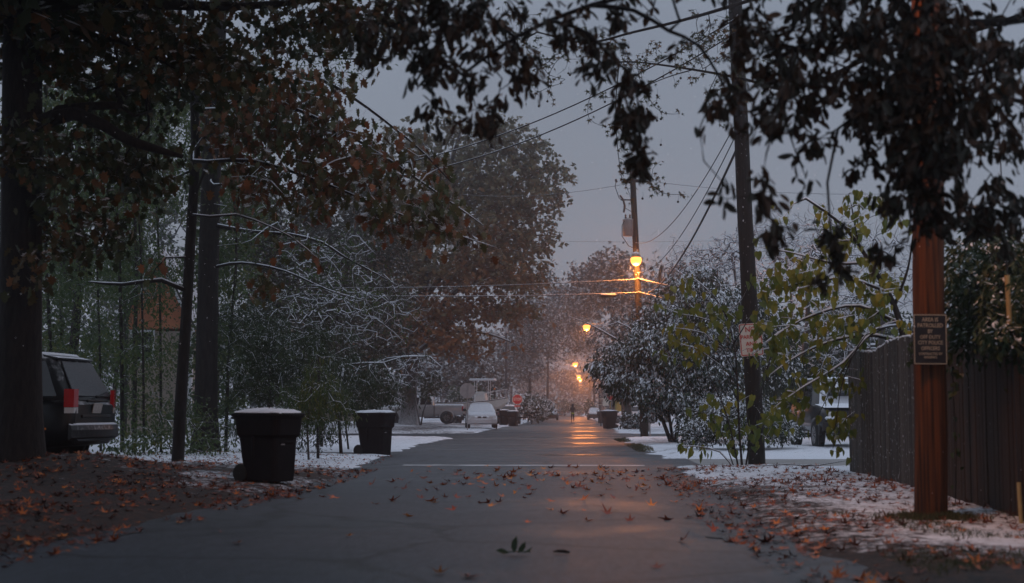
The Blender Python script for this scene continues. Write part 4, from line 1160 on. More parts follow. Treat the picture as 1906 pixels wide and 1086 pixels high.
plant('snowy_shrub', 'low snow covered shrub left of the corner trunk', 'shrub', at(1180, 796, 80), pol(80, (1180, 802), (1180, 790), (1182, 778)), blobs=[(1182, 784, 80, 22, 10, .7), (1165, 792, 80, 8, 5, .3)], n_tw=90, n_leaf=1300, leaf=T_CLUMP, size=(.12, .22), mat='leaf_bush', wood='twig_snow', r=(.03, .02), tip=.008)

# ---- sapling with yellow green leaves at the dark pole
Y = 26.6
plant('redbud_sapling', 'yellow green leaved sapling growing at the foot of the dark pole', 'sapling', at(1375, 868, Y),
      [pol(Y, (1382, 870), (1376, 800), (1372, 700), (1366, 640), (1350, 585), (1325, 548), (1288, 515)), pol(Y, (1376, 870), (1360, 800), (1342, 745), (1320, 700), (1306, 640)), pol(Y, (1386, 870), (1400, 800), (1425, 700), (1450, 610), (1470, 560)),
       pol(Y, (1372, 870), (1340, 842), (1300, 832), (1270, 830)), pol(Y, (1370, 870), (1340, 800), (1310, 770), (1280, 760))],
      limbs=[(pol(Y, (1367, 640), (1390, 600), (1420, 560), (1440, 520)), .012, .005), (pol(Y, (1372, 690), (1345, 650), (1310, 620), (1250, 610)), .012, .005), (pol(Y, (1352, 590), (1380, 560), (1400, 520)), .01, .004), (pol(Y, (1366, 640), (1330, 600), (1270, 585), (1225, 570)), .012, .005), (pol(Y, (1374, 740), (1340, 680), (1300, 650), (1265, 640)), .012, .004)],
      blobs=[(1280, 560, Y, 50, 50, .5), (1260, 640, Y, 45, 50, .5), (1330, 600, Y, 45, 50, .5), (1388, 660, Y - .1, 18, 26, .2, .8), (1420, 540, Y, 35, 45, .5), (1440, 640, Y, 40, 60, .4), (1400, 790, Y, 70, 60, .5), (1285, 840, Y, 30, 18, .3, 1.4), (1330, 760, Y, 45, 40, .4)],
      n_tw=120, n_leaf=330, leaf=T_HEART, size=(.11, .18), mat='leaf_yellow', wood='bark_snow', r=((.024, .007), (.018, .006), (.018, .006), (.014, .005), (.012, .004)), tip=.0035, step=.2, snow_r=.012, grow=dict(jit=.12, up=.1), spread=.07, leaf_rmax=.008, dirs=dict(w_down=1.6, w_out=.15, w_rand=.4), sub=.2, sides=(8, 6, 4))
Y = 23.0
plant('redbud_tree', 'yellow leaved tree behind the fence arching snow lined branches leftward', 'tree', at(1690, 880, Y),
      pol(Y, (1695, 880), (1690, 720), (1684, 640), (1665, 570), (1620, 490), (1570, 420), (1500, 370)),
      limbs=[(pol(Y, (1684, 650), (1630, 625), (1560, 632), (1490, 660), (1430, 700)), .035, .006, .2), (pol(Y, (1672, 600), (1600, 570), (1520, 585), (1450, 620), (1400, 660)), .035, .006, .2), (pol(Y, (1655, 550), (1580, 520), (1500, 525), (1430, 545)), .03, .006, .2),
             (pol(Y - .3, (1676, 600), (1630, 615), (1588, 660), (1540, 740), (1510, 800)), .02, .004, .2), (pol(Y, (1620, 490), (1550, 490), (1470, 470), (1410, 460)), .025, .006, .2), (pol(Y, (1600, 460), (1590, 410), (1580, 360)), .02, .005, .2), (pol(Y - .3, (1660, 570), (1690, 500), (1700, 430)), .03, .008, .2), (pol(Y - .5, (1680, 620), (1610, 625), (1572, 700), (1558, 770), (1550, 840)), .016, .004, .2), (pol(Y - .3, (1680, 610), (1610, 630), (1570, 675), (1480, 730), (1440, 760)), .018, .004, .2)],
      blobs=[(1600, 600, Y, 80, 60, 1), (1520, 600, Y, 80, 60, 1), (1450, 640, Y, 50, 60, .8), (1560, 500, Y, 90, 60, 1), (1480, 520, Y, 70, 50, .8), (1580, 420, Y, 60, 50, .8), (1640, 540, Y, 50, 60, .8), (1540, 700, Y, 60, 50, .8), (1560, 790, Y, 40, 45, .5, .8), (1590, 370, Y, 30, 30, .4, .7), (1470, 740, Y, 50, 40, .5), (1440, 400, Y, 30, 30, .3, .4), (1640, 400, Y, 30, 50, .5)],
      n_tw=380, n_leaf=1000, leaf=T_HEART, size=(.09, .155), mat='leaf_yellow', wood='bark_snow', r=(.09, .02), tip=.0035, step=.2, snow_r=.019, grow=dict(jit=.13, up=.06), spread=.06, leaf_rmax=.009, dirs=dict(w_down=1.6, w_out=.15, w_rand=.4), sub=.25, sides=(8, 6, 4))

# ---- snowy bare trees on the right, behind
for (bx, Y, blobs, lab) in (
        (1500, 58, [(1480, 500, 58, 80, 70, 2.5), (1560, 470, 58, 70, 80, 2.5), (1420, 520, 58, 60, 50, 2), (1540, 580, 58, 90, 60, 2.5), (1520, 400, 58, 50, 30, 2, .6)], 'bare snow dusted tree behind the yellow leaved branches'),
        (1370, 80, [(1360, 470, 80, 60, 50, 3), (1310, 500, 80, 60, 45, 3), (1400, 440, 80, 40, 35, 2), (1290, 470, 80, 40, 25, 2, .7)], 'bare snow dusted tree left of the dark pole beyond the evergreen'),
        (1640, 50, [(1640, 470, 50, 60, 90, 2), (1600, 560, 50, 80, 60, 2), (1690, 520, 50, 60, 80, 2), (1560, 640, 50, 70, 60, 2)], 'bare snow dusted tree behind the reddish pole'),
        (1470, 95, [(1460, 440, 95, 90, 60, 3), (1550, 480, 95, 90, 70, 3), (1390, 500, 95, 70, 60, 3)], 'farther pale bare tree right of the dark pole')):
    y0 = 766 + CAM_H * F_PX / Y
    plant('bare_tree', lab, 'tree', at(bx, y0, Y), pol(Y, (bx, y0), (bx - 4, 680), (bx + 4, 580), (bx - 6, 480)), blobs=blobs, n_tw=1500, n_leaf=0, wood='twig_snow', r=(.2, .05), tip=.0095 * Y / 60, step=.45 * Y / 60, snow_r=.019 * Y / 60, grow=dict(jit=.12, up=.14), group='bare trees on the right', sides=(6, 4, 3))
plant('evergreen_hedge', 'dark hedge behind the parked dark car on the right', 'hedge', at(1500, 815, 56), pol(56, (1500, 818), (1500, 770), (1500, 740)), blobs=[(1480, 770, 56, 70, 40, 1.5), (1560, 740, 58, 80, 60, 1.5), (1650, 760, 58, 80, 60, 1.5), (1490, 700, 58, 60, 40, 1.5)], n_tw=160, n_leaf=9000, leaf=T_CLUMP, size=(.14, .26), mat='leaf_privet', wood='bark_snow', r=(.08, .03), tip=.008, direct=.7, spread=.2)
plant('frosted_shrub', 'tall frosted shrub in the gap between the dark pole and the fence', 'shrub', at(1540, 812, 62), pol(62, (1540, 812), (1540, 740), (1530, 640)), blobs=[(1480, 640, 62, 60, 60, 1.5), (1560, 620, 62, 70, 70, 1.5), (1640, 640, 62, 70, 70, 1.5), (1520, 710, 62, 80, 50, 1.5), (1600, 700, 62, 70, 50, 1.5), (1430, 700, 62, 40, 50, 1.2)], n_tw=700, n_leaf=5000, leaf=T_CLUMP, size=(.12, .22), mat='leaf_privet', wood='twig_snow', r=(.08, .03), tip=.008, step=.5, snow_r=.014, grow=dict(jit=.12, up=.1), spread=.22, direct=.2)
# ---- evergreen behind the fence at the right edge
plant('evergreen_tree', 'snowy evergreen hanging over the brown fence at the right edge', 'tree', at(1860, 930, 16.4), pol(16.4, (1860, 930), (1860, 700), (1855, 560), (1850, 440)),
      blobs=[(1830, 520, 14.6, 75, 48, .6), (1795, 580, 15.2, 38, 40, .3), (1880, 560, 14.0, 60, 55, .4), (1840, 600, 14.5, 60, 40, .3), (1800, 490, 15.4, 45, 40, .6), (1890, 490, 14, 50, 60, .6), (1960, 560, 13, 60, 80, .6), (1870, 630, 13.1, 45, 26, .22), (1915, 600, 13.5, 30, 70, .25), (1800, 635, 14.4, 38, 22, .2)],
      n_tw=300, n_leaf=7500, leaf=T_OVATE, size=(.06, .105), mat='leaf_privet', wood='bark_snow', r=(.08, .04), tip=.004, step=.25, grow=dict(jit=.12, droop=.12), spread=.08, direct=.3, dirs=dict(w_down=.7, w_out=.7, w_rand=.4))
plant('ivy_vine', 'thin snow dusted vine on the fence right of the reddish pole', 'vine', at(1778, 900, 15.35), pol(15.35, (1776, 930), (1780, 840), (1775, 740), (1770, 640)), blobs=[(1776, 700, 15.3, 12, 50, .08), (1774, 640, 15.3, 10, 30, .06), (1700, 660, 17.4, 12, 30, .08)], n_tw=40, n_leaf=110, leaf=T_HEART, size=(.04, .07), mat='leaf_privet', wood='bark', r=(.006, .004), tip=.003, step=.1, spread=.03, dirs=dict(w_down=1.2, w_out=.2, w_rand=.4), sub=.15)

# ---- sweetgum overhead
Y = 25.5
plant('sweetgum_tree', 'sweetgum whose twigs with star leaves and seed balls hang over the street', 'tree', at(2060, 880, 25.5),
      pol(Y, (2060, 880), (2050, 600), (2040, 300), (2000, 0), (1960, -300), (1900, -600)),
      limbs=[(pol(Y, (2000, 20), (1800, 60), (1640, 100), (1480, 165), (1380, 146), (1290, 130), (1185, 116), (1120, 118)), .055, .012, .2), (pol(Y - .5, (1980, -100), (1700, -80), (1500, -30), (1300, 30), (1180, 60), (1090, 80), (1000, 60)), .07, .012, .2),
             (pol(Y, (1160, 116), (1120, 150), (1098, 180), (1096, 220), (1120, 235)), .008, .004, .1), (pol(Y, (1185, 118), (1195, 160), (1220, 200), (1240, 212), (1265, 212)), .008, .004, .1),
             (pol(Y, (1150, 120), (1146, 200), (1150, 280), (1160, 340), (1172, 330), (1200, 335), (1235, 360), (1278, 362)), .010, .004, .1), (pol(Y, (1158, 320), (1190, 330), (1210, 345), (1215, 315), (1230, 300)), .006, .003, .1),
             (pol(Y, (1160, 330), (1172, 362), (1176, 380)), .006, .003, .1), (pol(Y - .3, (1090, 80), (1040, 110), (1020, 150), (1030, 190)), .008, .004, .1), (pol(Y, (1330, 135), (1318, 180), (1330, 215), (1345, 228)), .008, .004, .1), (pol(Y, (1290, 130), (1240, 145), (1150, 180), (1110, 178)), .012, .004, .1)],
      blobs=[(1020, 120, Y, 60, 50, .8), (1100, 90, Y, 50, 45, .8), (1180, 110, Y, 60, 40, .6), (1290, 110, Y, 60, 45, .7), (1200, 180, Y, 40, 40, .4, .6), (1160, 250, Y, 30, 60, .3, .5), (1360, 160, Y, 40, 50, .6), (960, 60, Y, 60, 60, .8), (1450, 130, Y, 60, 60, .8), (1210, 340, Y, 45, 25, .2, .6), (1330, 60, Y, 80, 50, .8)],
      n_tw=480, n_leaf=1350, leaf=T_STAR, size=(.06, .095), mat='leaf_brown_green', wood='bark', r=(.26, .14), tip=.0035, step=.2, grow=dict(jit=.18, droop=.1), spread=.04, leaf_rmax=.007, dirs=dict(w_down=1.1, w_out=.2, w_rand=.6), sides=(10, 6, 4))
sg = [o for o in COL.objects if o.name == 'sweetgum_tree'][0]
for (px, py) in [(1170, 89), (1058, 137), (1061, 140), (1196, 106), (1234, 143), (1267, 146), (1321, 170), (1209, 167), (1223, 178), (1222, 192), (1186, 222), (1230, 222), (1223, 225), (1204, 203), (1127, 236), (1003, 198), (1335, 217), (1336, 220), (1172, 340), (1208, 334), (1262, 376), (1196, 370), (1126, 190), (1090, 80), (1230, 270), (1019, 189)]:
    p = at(px, py, Y) - np.array(sg.location)
    fb = Buf(); fb.lathe([(.004, -.022), (.017, -.015), (.022, 0), (.017, .015), (.004, .022)], p, sides=8)
    fb.tube([p + [0, 0, .02], p + [.01, 0, .07], p + [.005, 0, .12]], .0025, 3, cap=False)
    fb.build('seed_ball', M['fruit'], sg)

# ---- magnolia in the foreground, blurred
plant('magnolia_tree', 'dark out of focus broad leaved branches hanging across the top of the photo', 'tree', (5.6, 9.2, 0),
      [np.array([5.6, 9.2, 0]), np.array([5.5, 9.2, 2]), np.array([5.3, 9.1, 4.5]), np.array([5.2, 9, 8])],
      limbs=[([np.array([5.3, 9.1, 4.3])] + pol(9.0, (1950, 30), (1700, 40), (1480, 90), (1400, 140)), .05, .012, .2),
             ([np.array([5.3, 9.1, 4.6])] + pol(9.4, (1900, -80), (1600, -60), (1300, -30), (1100, 10), (960, 70), (860, 140)), .06, .01, .2),
             (pol(9.2, (1130, 5), (1180, 20), (1245, 58), (1300, 85), (1350, 165), (1368, 225)), .018, .006, .1),
             (pol(9.2, (1060, 10), (1090, 60), (1140, 110), (1180, 150), (1190, 230)), .016, .005, .1),
             ([np.array([5.4, 9.1, 3.6])] + pol(9.3, (1960, 200), (1850, 180), (1760, 260), (1700, 360), (1690, 450)), .035, .008, .2),
             ([np.array([5.4, 9.1, 3.9])] + pol(9.0, (1900, 120), (1700, 160), (1560, 240), (1540, 340), (1552, 470)), .03, .006, .2),
             (pol(8.8, (1480, 90), (1460, 200), (1480, 280), (1500, 330)), .012, .005, .1), (pol(8.0, (1480, 100), (1440, 240), (1420, 330), (1440, 430)), .01, .004, .1),
             ([np.array([5.3, 9.1, 5.0])] + pol(9.6, (1500, -160), (1000, -120), (800, -60), (720, 20), (700, 80)), .06, .01, .2),
             (pol(8.4, (1400, 120), (1318, 200), (1302, 240), (1310, 300), (1350, 345)), .006, .004, .1)],
      blobs=[(830, 110, 9.4, 70, 55, .5), (890, 170, 9.4, 65, 50, .5), (800, 190, 9.5, 40, 40, .4, .7), (930, 60, 9.4, 60, 55, .5), (980, 130, 9.4, 40, 50, .4), (770, 60, 9.5, 50, 50, .5), (880, 215, 9.4, 35, 28, .3), (700, 60, 9.6, 70, 50, .5), (850, 20, 9.4, 120, 40, .6),
             (1165, 165, 9.2, 42, 45, .35), (1185, 235, 9.2, 32, 45, .3), (1195, 285, 9.2, 22, 30, .25), (1120, 120, 9.2, 40, 30, .3), (1060, 40, 9.2, 70, 30, .4), (1300, 60, 9.1, 80, 45, .4, .3), (1370, 170, 9.1, 35, 50, .3, .5), (1390, 90, 9.0, 50, 40, .4, .7), (1715, -10, 8.7, 60, 55, .4, 2.5),
             (1450, 60, 9, 90, 70, .5), (1480, 160, 8.9, 70, 70, .5), (1430, 210, 8.8, 40, 45, .4), (1580, 70, 9, 110, 70, .6), (1600, 180, 9, 90, 70, .6), (1720, 110, 9, 100, 100, .6), (1740, 240, 9, 70, 70, .5), (1850, 90, 9, 80, 90, .6), (1850, 260, 9, 70, 80, .6), (1730, 120, 8.6, 160, 130, .5, 1.6), (1720, 300, 8.6, 60, 100, .4, 1.5), (1690, 340, 9.1, 65, 75, .5), (1710, 430, 9.1, 60, 45, .4), (1850, 380, 9.1, 60, 60, .5), (1640, 470, 9.1, 25, 25, .2, .8), (1500, 250, 8.9, 35, 30, .3), (1548, 430, 9, 20, 30, .2, .9), (1550, 500, 9, 22, 28, .2, .8), (1450, 420, 8, 26, 18, .2, .7), (1350, 350, 8, 14, 16, .15, .8), (1610, 300, 9, 45, 40, .4, .6), (1300, -60, 9, 300, 60, 1), (1700, -80, 9, 300, 80, 1)],
      n_tw=950, n_leaf=8200, leaf=T_MAG, size=(.055, .115), mat='leaf_magnolia', wood='bark', r=(.13, .08), tip=.004, step=.15, grow=dict(jit=.14, droop=.1), spread=.10, per_tip=4, leaf_rmax=.007, dirs=dict(w_down=1.0, w_out=.35, w_rand=.65), sides=(8, 6, 4), sub=.3)
# canopy over the camera (it shades the near street)
def canopy(label, base, boxes, n):
    base = np.array(base, float)
    t = thing('shade_tree', label, 'tree', base)
    sk = Skel(); sk.line([base + [0, 0, -.2], base + [.1, .2, 3.5], base + [.5, .5, 7], base + [.8, .8, 10]], .32, .12)
    P = np.concatenate([rng.uniform(-1, 1, (k, 3)) * np.array(h) + np.array(c) for c, h, k in boxes])
    sk.grow(P[:220], step=.7, jit=.1); sk.radii(.012)
    wb = Buf(); sk.mesh(wb)
    for q in wb.v: q -= base
    wb.build('trunk', M['bark'], t)
    d, u = leaf_dirs(len(P), P - base); lb = Buf(); add_leaves(lb, T_CLUMP, P - base, d, u, rng.uniform(.25, .5, len(P)), rng.random(len(P)))
    lb.build('crown', M['leaf_brown_green'], t)
canopy('big tree on the left behind the photographer, its crown over the near street', (-8.5, 0.5, 0), [((-6, 6, 9.5), (4.5, 7, 1.6), 4200), ((-9, 16, 8.5), (3.0, 7, 2.2), 4000), ((-4.5, 13, 9.6), (2.5, 5, 1.0), 1500), ((-1, 1, 9.5), (3.5, 5, 1.2), 800)], 0)

# ---- far trees closing the street
far = [(1140, 140, [(1140, 500, 140, 55, 32, 5), (1100, 520, 140, 45, 28, 5), (1165, 545, 140, 50, 40, 5), (1120, 560, 140, 60, 35, 5)], .25, 'tall pale tree behind the nearest lamp pole', 'leaf_far'),
       (1018, 175, [(1060, 575, 175, 50, 36, 5), (1020, 600, 175, 45, 40, 5), (1080, 620, 175, 60, 45, 5), (1050, 545, 175, 40, 18, 4)], .2, 'grey far tree left of the second lamp', 'leaf_far'),
       (985, 160, [(980, 580, 160, 45, 40, 5), (1000, 640, 160, 50, 50, 5), (960, 660, 160, 45, 50, 5), (1010, 520, 160, 30, 20, 4, .6)], .2, 'hazy far tree just right of the rusty oak', 'leaf_far'),
       (1120, 300, [(1120, 640, 300, 60, 50, 6), (1090, 690, 300, 60, 45, 6), (1150, 690, 300, 60, 50, 6)], .2, 'hazy far tree behind the third lamp on the right', 'leaf_far'),
       (1000, 305, [(1030, 680, 305, 60, 50, 6), (1060, 650, 305, 45, 40, 6), (1000, 710, 305, 50, 40, 6), (1070, 720, 305, 50, 36, 6)], .2, 'hazy far tree closing the end of the street', 'leaf_far'),
       (950, 205, [(950, 700, 205, 60, 45, 6), (900, 690, 205, 60, 50, 6), (930, 640, 205, 50, 40, 6)], .2, 'hazy far tree behind the thin lamp pole', 'leaf_far'),
       (1240, 130, [(1240, 560, 130, 60, 60, 5), (1290, 540, 130, 60, 60, 5), (1210, 620, 130, 60, 60, 5)], .25, 'hazy tree behind the right evergreen', 'leaf_far'),
       (860, 130, [(860, 690, 130, 60, 45, 4), (800, 680, 130, 60, 50, 4), (900, 720, 130, 40, 30, 3)], .2, 'snow grey tree behind the boat and pickup', 'leaf_far'),
       (640, 120, [(640, 560, 120, 120, 120, 5), (560, 640, 120, 100, 80, 5), (680, 680, 120, 80, 60, 5), (600, 420, 120, 120, 90, 5)], .3, 'tall far tree left behind the oak', 'leaf_dim'),
       (300, 110, [(300, 420, 110, 140, 120, 5), (120, 450, 110, 140, 120, 5), (450, 420, 110, 120, 110, 5), (200, 600, 110, 200, 90, 5)], .3, 'far tree behind the left woods', 'leaf_dim')]
for bx, Y, blobs, r_, lab, mt in far:
    y0 = 766 + CAM_H * F_PX / Y
    top = min(b[1] for b in blobs)
    plant('far_tree', lab, 'tree', at(bx, y0, Y), pol(Y, (bx, y0), (bx + 2, (y0 + top) / 2), (bx, top)), blobs=blobs, n_tw=520, n_leaf=2100, leaf=T_CLUMP, size=(.3, .6), mat=mt, wood='twig_snow' if mt == 'leaf_far' else 'bark', r=(r_, .06), tip=.016, step=1.0, grow=dict(jit=.12, up=.08), spread=.45, leaf_rmax=.05, group='far trees', direct=.15, sub=1.5, sides=(6, 3, 3))
for (px, py, Y, rx, ry, lab) in ((990, 758, 118, 30, 22, 'dark rounded shrub right of the far stop sign'), (1010, 756, 140, 22, 18, 'farther dark shrub at the left kerb of the street'), (925, 762, 135, 40, 20, 'grey shrub behind the two left bins'), (1148, 742, 165, 40, 30, 'hazy shrub behind the yellow building'), (1063, 757, 240, 22, 9, 'snow white shrub straight behind the walking person'), (1098, 758, 185, 8, 12, 'snowy shrub right of the walking person'), (880, 740, 118, 40, 24, 'snow grey shrub behind the boat'), (700, 745, 112, 40, 22, 'snow grey shrub behind the pickup hood')):
    y0 = 766 + CAM_H * F_PX / Y
    plant('far_shrub', lab, 'shrub', at(px, y0, Y), pol(Y, (px, y0), (px, (y0 + py) / 2), (px, py)), blobs=[(px - rx * .35, py, Y, rx * .7, ry, 1.5), (px + rx * .4, py + ry * .25, Y, rx * .6, ry * .8, 1.5)], n_tw=70, n_leaf=1100, leaf=T_CLUMP, size=(.16, .34), mat='leaf_bush' if 'dark' in lab else 'leaf_far' if 'hazy' in lab else 'leaf_privet', wood='twig_snow', r=(.06, .03), tip=.01, spread=.2, direct=.5, group='far shrubs')
# far-off woods as one mass
n = 16000
X = rng.uniform(-150, 170, n); Yd = rng.uniform(300, 345, n) - np.abs(X) * .35
h = 9 + 5 * vn1(X * .09 + 5, X * 0 + 3) + 4 * vn2(X * .3, X * 0 + 8)
keep = np.ones(n, bool)
Z = rng.random(n) ** .8 * h
P = np.stack([X, Yd, Z], 1)
d, u = leaf_dirs(n, P * np.array([0, 0, 1]) + [0, 0, .1])
lb = Buf(); add_leaves(lb, T_CLUMP, P, d, u, rng.uniform(.7, 1.5, n), rng.random(n))
tag(lb.build('distant_woods', M['leaf_far']), 'hazy mass of far woods along the horizon', 'woods', kind='stuff')

# ------------------------------------------------------------------ fallen leaves
def lay(n, xy, T, size, name, mat, vfun, lift=.012, tilt=.5):
    P = np.stack([xy[:, 0], xy[:, 1], np.maximum(ground_z(xy[:, 0], xy[:, 1]), 0) + lift], 1)
    d = rng.normal(size=(n, 3)); d[:, 2] *= tilt
    u = rng.normal(0, tilt * .6, (n, 3)); u[:, 2] = np.abs(u[:, 2]) + 1
    return P, d, u
def litter(label, xlo, xhi, y0, y1, n, p, name='leaf_litter', T=T_STARCURL, sz=(.045, .095)):
    y = y0 + (y1 - y0) * rng.random(n * 4) ** p
    x = xlo(y) + (xhi(y) - xlo(y)) * rng.random(n * 4)
    k = vn1(x * 1.1 + 30, y * .7) + vn2(x * 2.5, y * 2.5) * .6 > rng.random(n * 4) * .9 + .35
    xy = np.stack([x[k], y[k]], 1)[:n]; m = len(xy)
    P, d, u = lay(m, xy, T, None, None, None, None)
    b = Buf(); h_ = m // 2 if T is T_STARCURL else m
    add_leaves(b, T, P[:h_], d[:h_], u[:h_], rng.uniform(sz[0], sz[1], h_), rng.random(h_) ** 1.3)
    if h_ < m:
        d[h_:, 2] *= .3; u[h_:, 2] += 1.2
        add_leaves(b, T_STAR, P[h_:], d[h_:], u[h_:], rng.uniform(sz[0] * .7, sz[1] * 1.1, m - h_), rng.random(m - h_) ** 1.3)
    tag(b.build(name, M['leaf_litter']), label, 'leaf litter', kind='stuff')
litter('red brown leaf litter over the snow on the right verge', lambda y: edge_r(y) - .15, lambda y: np.full_like(y, 4.6), 8.0, 26.5, 2700, 1.0)
litter('dark leaf litter covering the left verge', lambda y: np.full_like(y, -9.0), lambda y: edge_l(y) + .12, 8.5, 25.5, 6000, 1.0)
litter('sparse leaf litter on the snow patch under the second bin', lambda y: np.full_like(y, -9.0), lambda y: edge_l(y) - .1, 25, 33, 1100, 1.0, T=T_OVATE, sz=(.04, .07))

# single leaves on the wet street: one mesh, copied
def leaf_mesh(T, mat, att):
    b = Buf(); V = T[0]
    b.add(V, T[1], 0, att)
    return b
lv = []
for T, a_ in ((T_STARCURL, .15), (T_STARCURL, .45), (T_STARCURL, .8), (T_STARCURL, .98), (T_STAR, .3), (T_STAR, .7)):
    o = leaf_mesh(T, None, a_).build('fallen_leaf', M['leaf_fallen']); lv.append(o)
used = set()
leafpos = []
while len(leafpos) < 225:   # main drift
    y = 22.6 + rng.normal(0, 3.0); x = rng.uniform(-3.0, 1.6) * .95
    if 15.0 < y < 27.2 and rng.random() < .45 + .55 * (x > -2): leafpos.append((x, y))
for px, py in [(763, 960), (440, 1012), (650, 998), (980, 970), (1090, 968), (1170, 968), (1215, 1052), (1325, 985), (1275, 962), (1345, 978), (1400, 968), (1240, 965), (1210, 940), (700, 938), (930, 935), (868, 1072), (1088, 950), (600, 925), (560, 930), (410, 990), (330, 975), (1510, 1035), (1590, 1072), (1130, 955), (1190, 905), (1265, 1005), (820, 1065), (1045, 955)]:
    s_ = (py - 766) / CAM_H; leafpos.append(((px - 1055) / s_, F_PX / s_))
for (x, y) in leafpos:
    if not (edge_l(y) - .2 < x < edge_r(y) + 1.2): continue
    k = int(rng.choice(6, p=[.22, .24, .2, .1, .12, .12]))
    if k not in used: o = lv[k]; used.add(k)
    else:
        o = lv[k].copy(); COL.objects.link(o)
    z = max(place_z(x, y), 0)
    o.location = (float(x), float(y), z + .012); sc = float(rng.uniform(.075, .14)); o.scale = (sc, sc, sc * rng.uniform(.6, 1.3))
    o.rotation_euler = (float(rng.normal(0, .35)), float(rng.normal(0, .35)), float(rng.uniform(0, 6.28)))
    tag(o, 'orange brown star shaped leaf lying on the wet asphalt', 'fallen leaf', 'fallen leaves on the street')
for k, o in enumerate(lv):
    if k not in used: bpy.data.objects.remove(o)
b = Buf()
g = np.random.default_rng(5)
add_leaves(b, T_OVATE, np.array([[0, 0, 0.0], [.03, .01, .0], [-.04, 0, 0], [.07, .02, 0]]), np.array([[.1, 0, 1.0], [.5, .1, .7], [-1, .1, .25], [.9, 0, .5]]), g.normal(size=(4, 3)), np.array([.13, .1, .1, .08]), np.array([.2, .4, .1, .9]))
M['leaf_sprig'] = mk('green_sprig', (.018, .04, .014), .5, (.03, .055, .02), 30)
b.tube([(-.1, 0, .01), (0, 0, .012), (.12, .02, .01)], .004, 5)
s_ = (1030 - 766) / CAM_H
tag(b.build('leaf_sprig', M['leaf_sprig'], loc=((957 - 1055) / s_, F_PX / s_, .015)), 'green leaf sprig lying on the near street', 'leaf sprig')
b = Buf(); b.tube([(-.055, 0, .015), (-.02, .01, .02), (.03, .0, .018), (.065, -.01, .012)], [.004, .012, .014, .008], 6)
s_ = (1028 - 766) / CAM_H
tag(b.build('seed_pod', M['bark'], loc=((1043 - 1055) / s_, F_PX / s_, .004)), 'dark curled seed pod lying on the near street', 'seed pod')
b = Buf(); b.tube([(-.9, 0, .02), (-.3, .1, .05), (.2, 0, .03), (.8, .15, .12)], [.006, .012, .012, .004], 5); b.tube([(-.1, .03, .03), (.15, -.3, .06)], [.006, .003], 4)
tag(b.build('fallen_branch', M['bark_snow'], loc=(4.2, 25.6, place_z(4.2, 25.6))), 'thin fallen branch on the snow between the dark pole and the fence', 'branch')

# grass tufts and snow in the air
def grass(label, xy, h):
    n = len(xy); P = np.stack([xy[:, 0], xy[:, 1], ground_z(xy[:, 0], xy[:, 1])], 1)
    d = rng.normal(0, .45, (n, 3)); d[:, 2] = 1; u = rng.normal(size=(n, 3))
    T = (np.array([[0, -.05, 0], [0, .05, 0], [.6, .03, .03], [1, 0, .12], [.6, -.03, .03]]), [[0, 1, 2, 3, 4]])
    b = Buf(); add_leaves(b, T, P, d, u, rng.uniform(h * .5, h, n), rng.random(n))
    tag(b.build('grass', M['grass']), label, 'grass', kind='stuff')
n = 6000
x = rng.uniform(2.2, 5, n * 3); y = rng.uniform(8.3, 15.5, n * 3); k = (vn2(x * 1.6, y * 1.2) > .55 - .25 * (y < 10.5) * (x > 2.2) + .12 * (y > 11)); 
grass('short winter grass on the right verge near the fence', np.stack([x[k], y[k]], 1)[:n], .06)
n = 3500
x = rng.uniform(1.7, 4.0, n * 4); y = rng.uniform(37, 54, n * 4); k = (np.abs(road_dist(x, y) - .3) < .22) & (vn2(x, y * .5) > .45)
grass('grass edge along the right lawn before the cross street', np.stack([x[k], y[k]], 1)[:n], .12)
n = 1500
x = rng.normal(0, .22, n) + QB[0]; y = rng.normal(0, .15, n) + QB[1] - .15
grass('grass tuft at the foot of the reddish pole', np.stack([x, y], 1), .09)
n = 5200
Yf = 9 + 71 * rng.random(n) ** .7; X = (rng.uniform(-.42, .36, n)) * Yf; Z = rng.uniform(.1, .32 * 1, n) * Yf * .9 + .2
P = np.stack([X, Yf, Z], 1)
T = (np.array([[1, 0, 0], [-1, 0, 0], [0, 1, 0], [0, -1, 0], [0, 0, 1], [0, 0, -1.0]]), [[0, 2, 4], [2, 1, 4], [1, 3, 4], [3, 0, 4], [2, 0, 5], [1, 2, 5], [3, 1, 5], [0, 3, 5]])
b = Buf(); add_leaves(b, T, P, rng.normal(size=(n, 3)), rng.normal(size=(n, 3)), rng.uniform(.0035, .0075, n), .5)
tag(b.build('falling_snow', M['flake']), 'fine snow flakes falling through the dusk air', 'snow', kind='stuff')
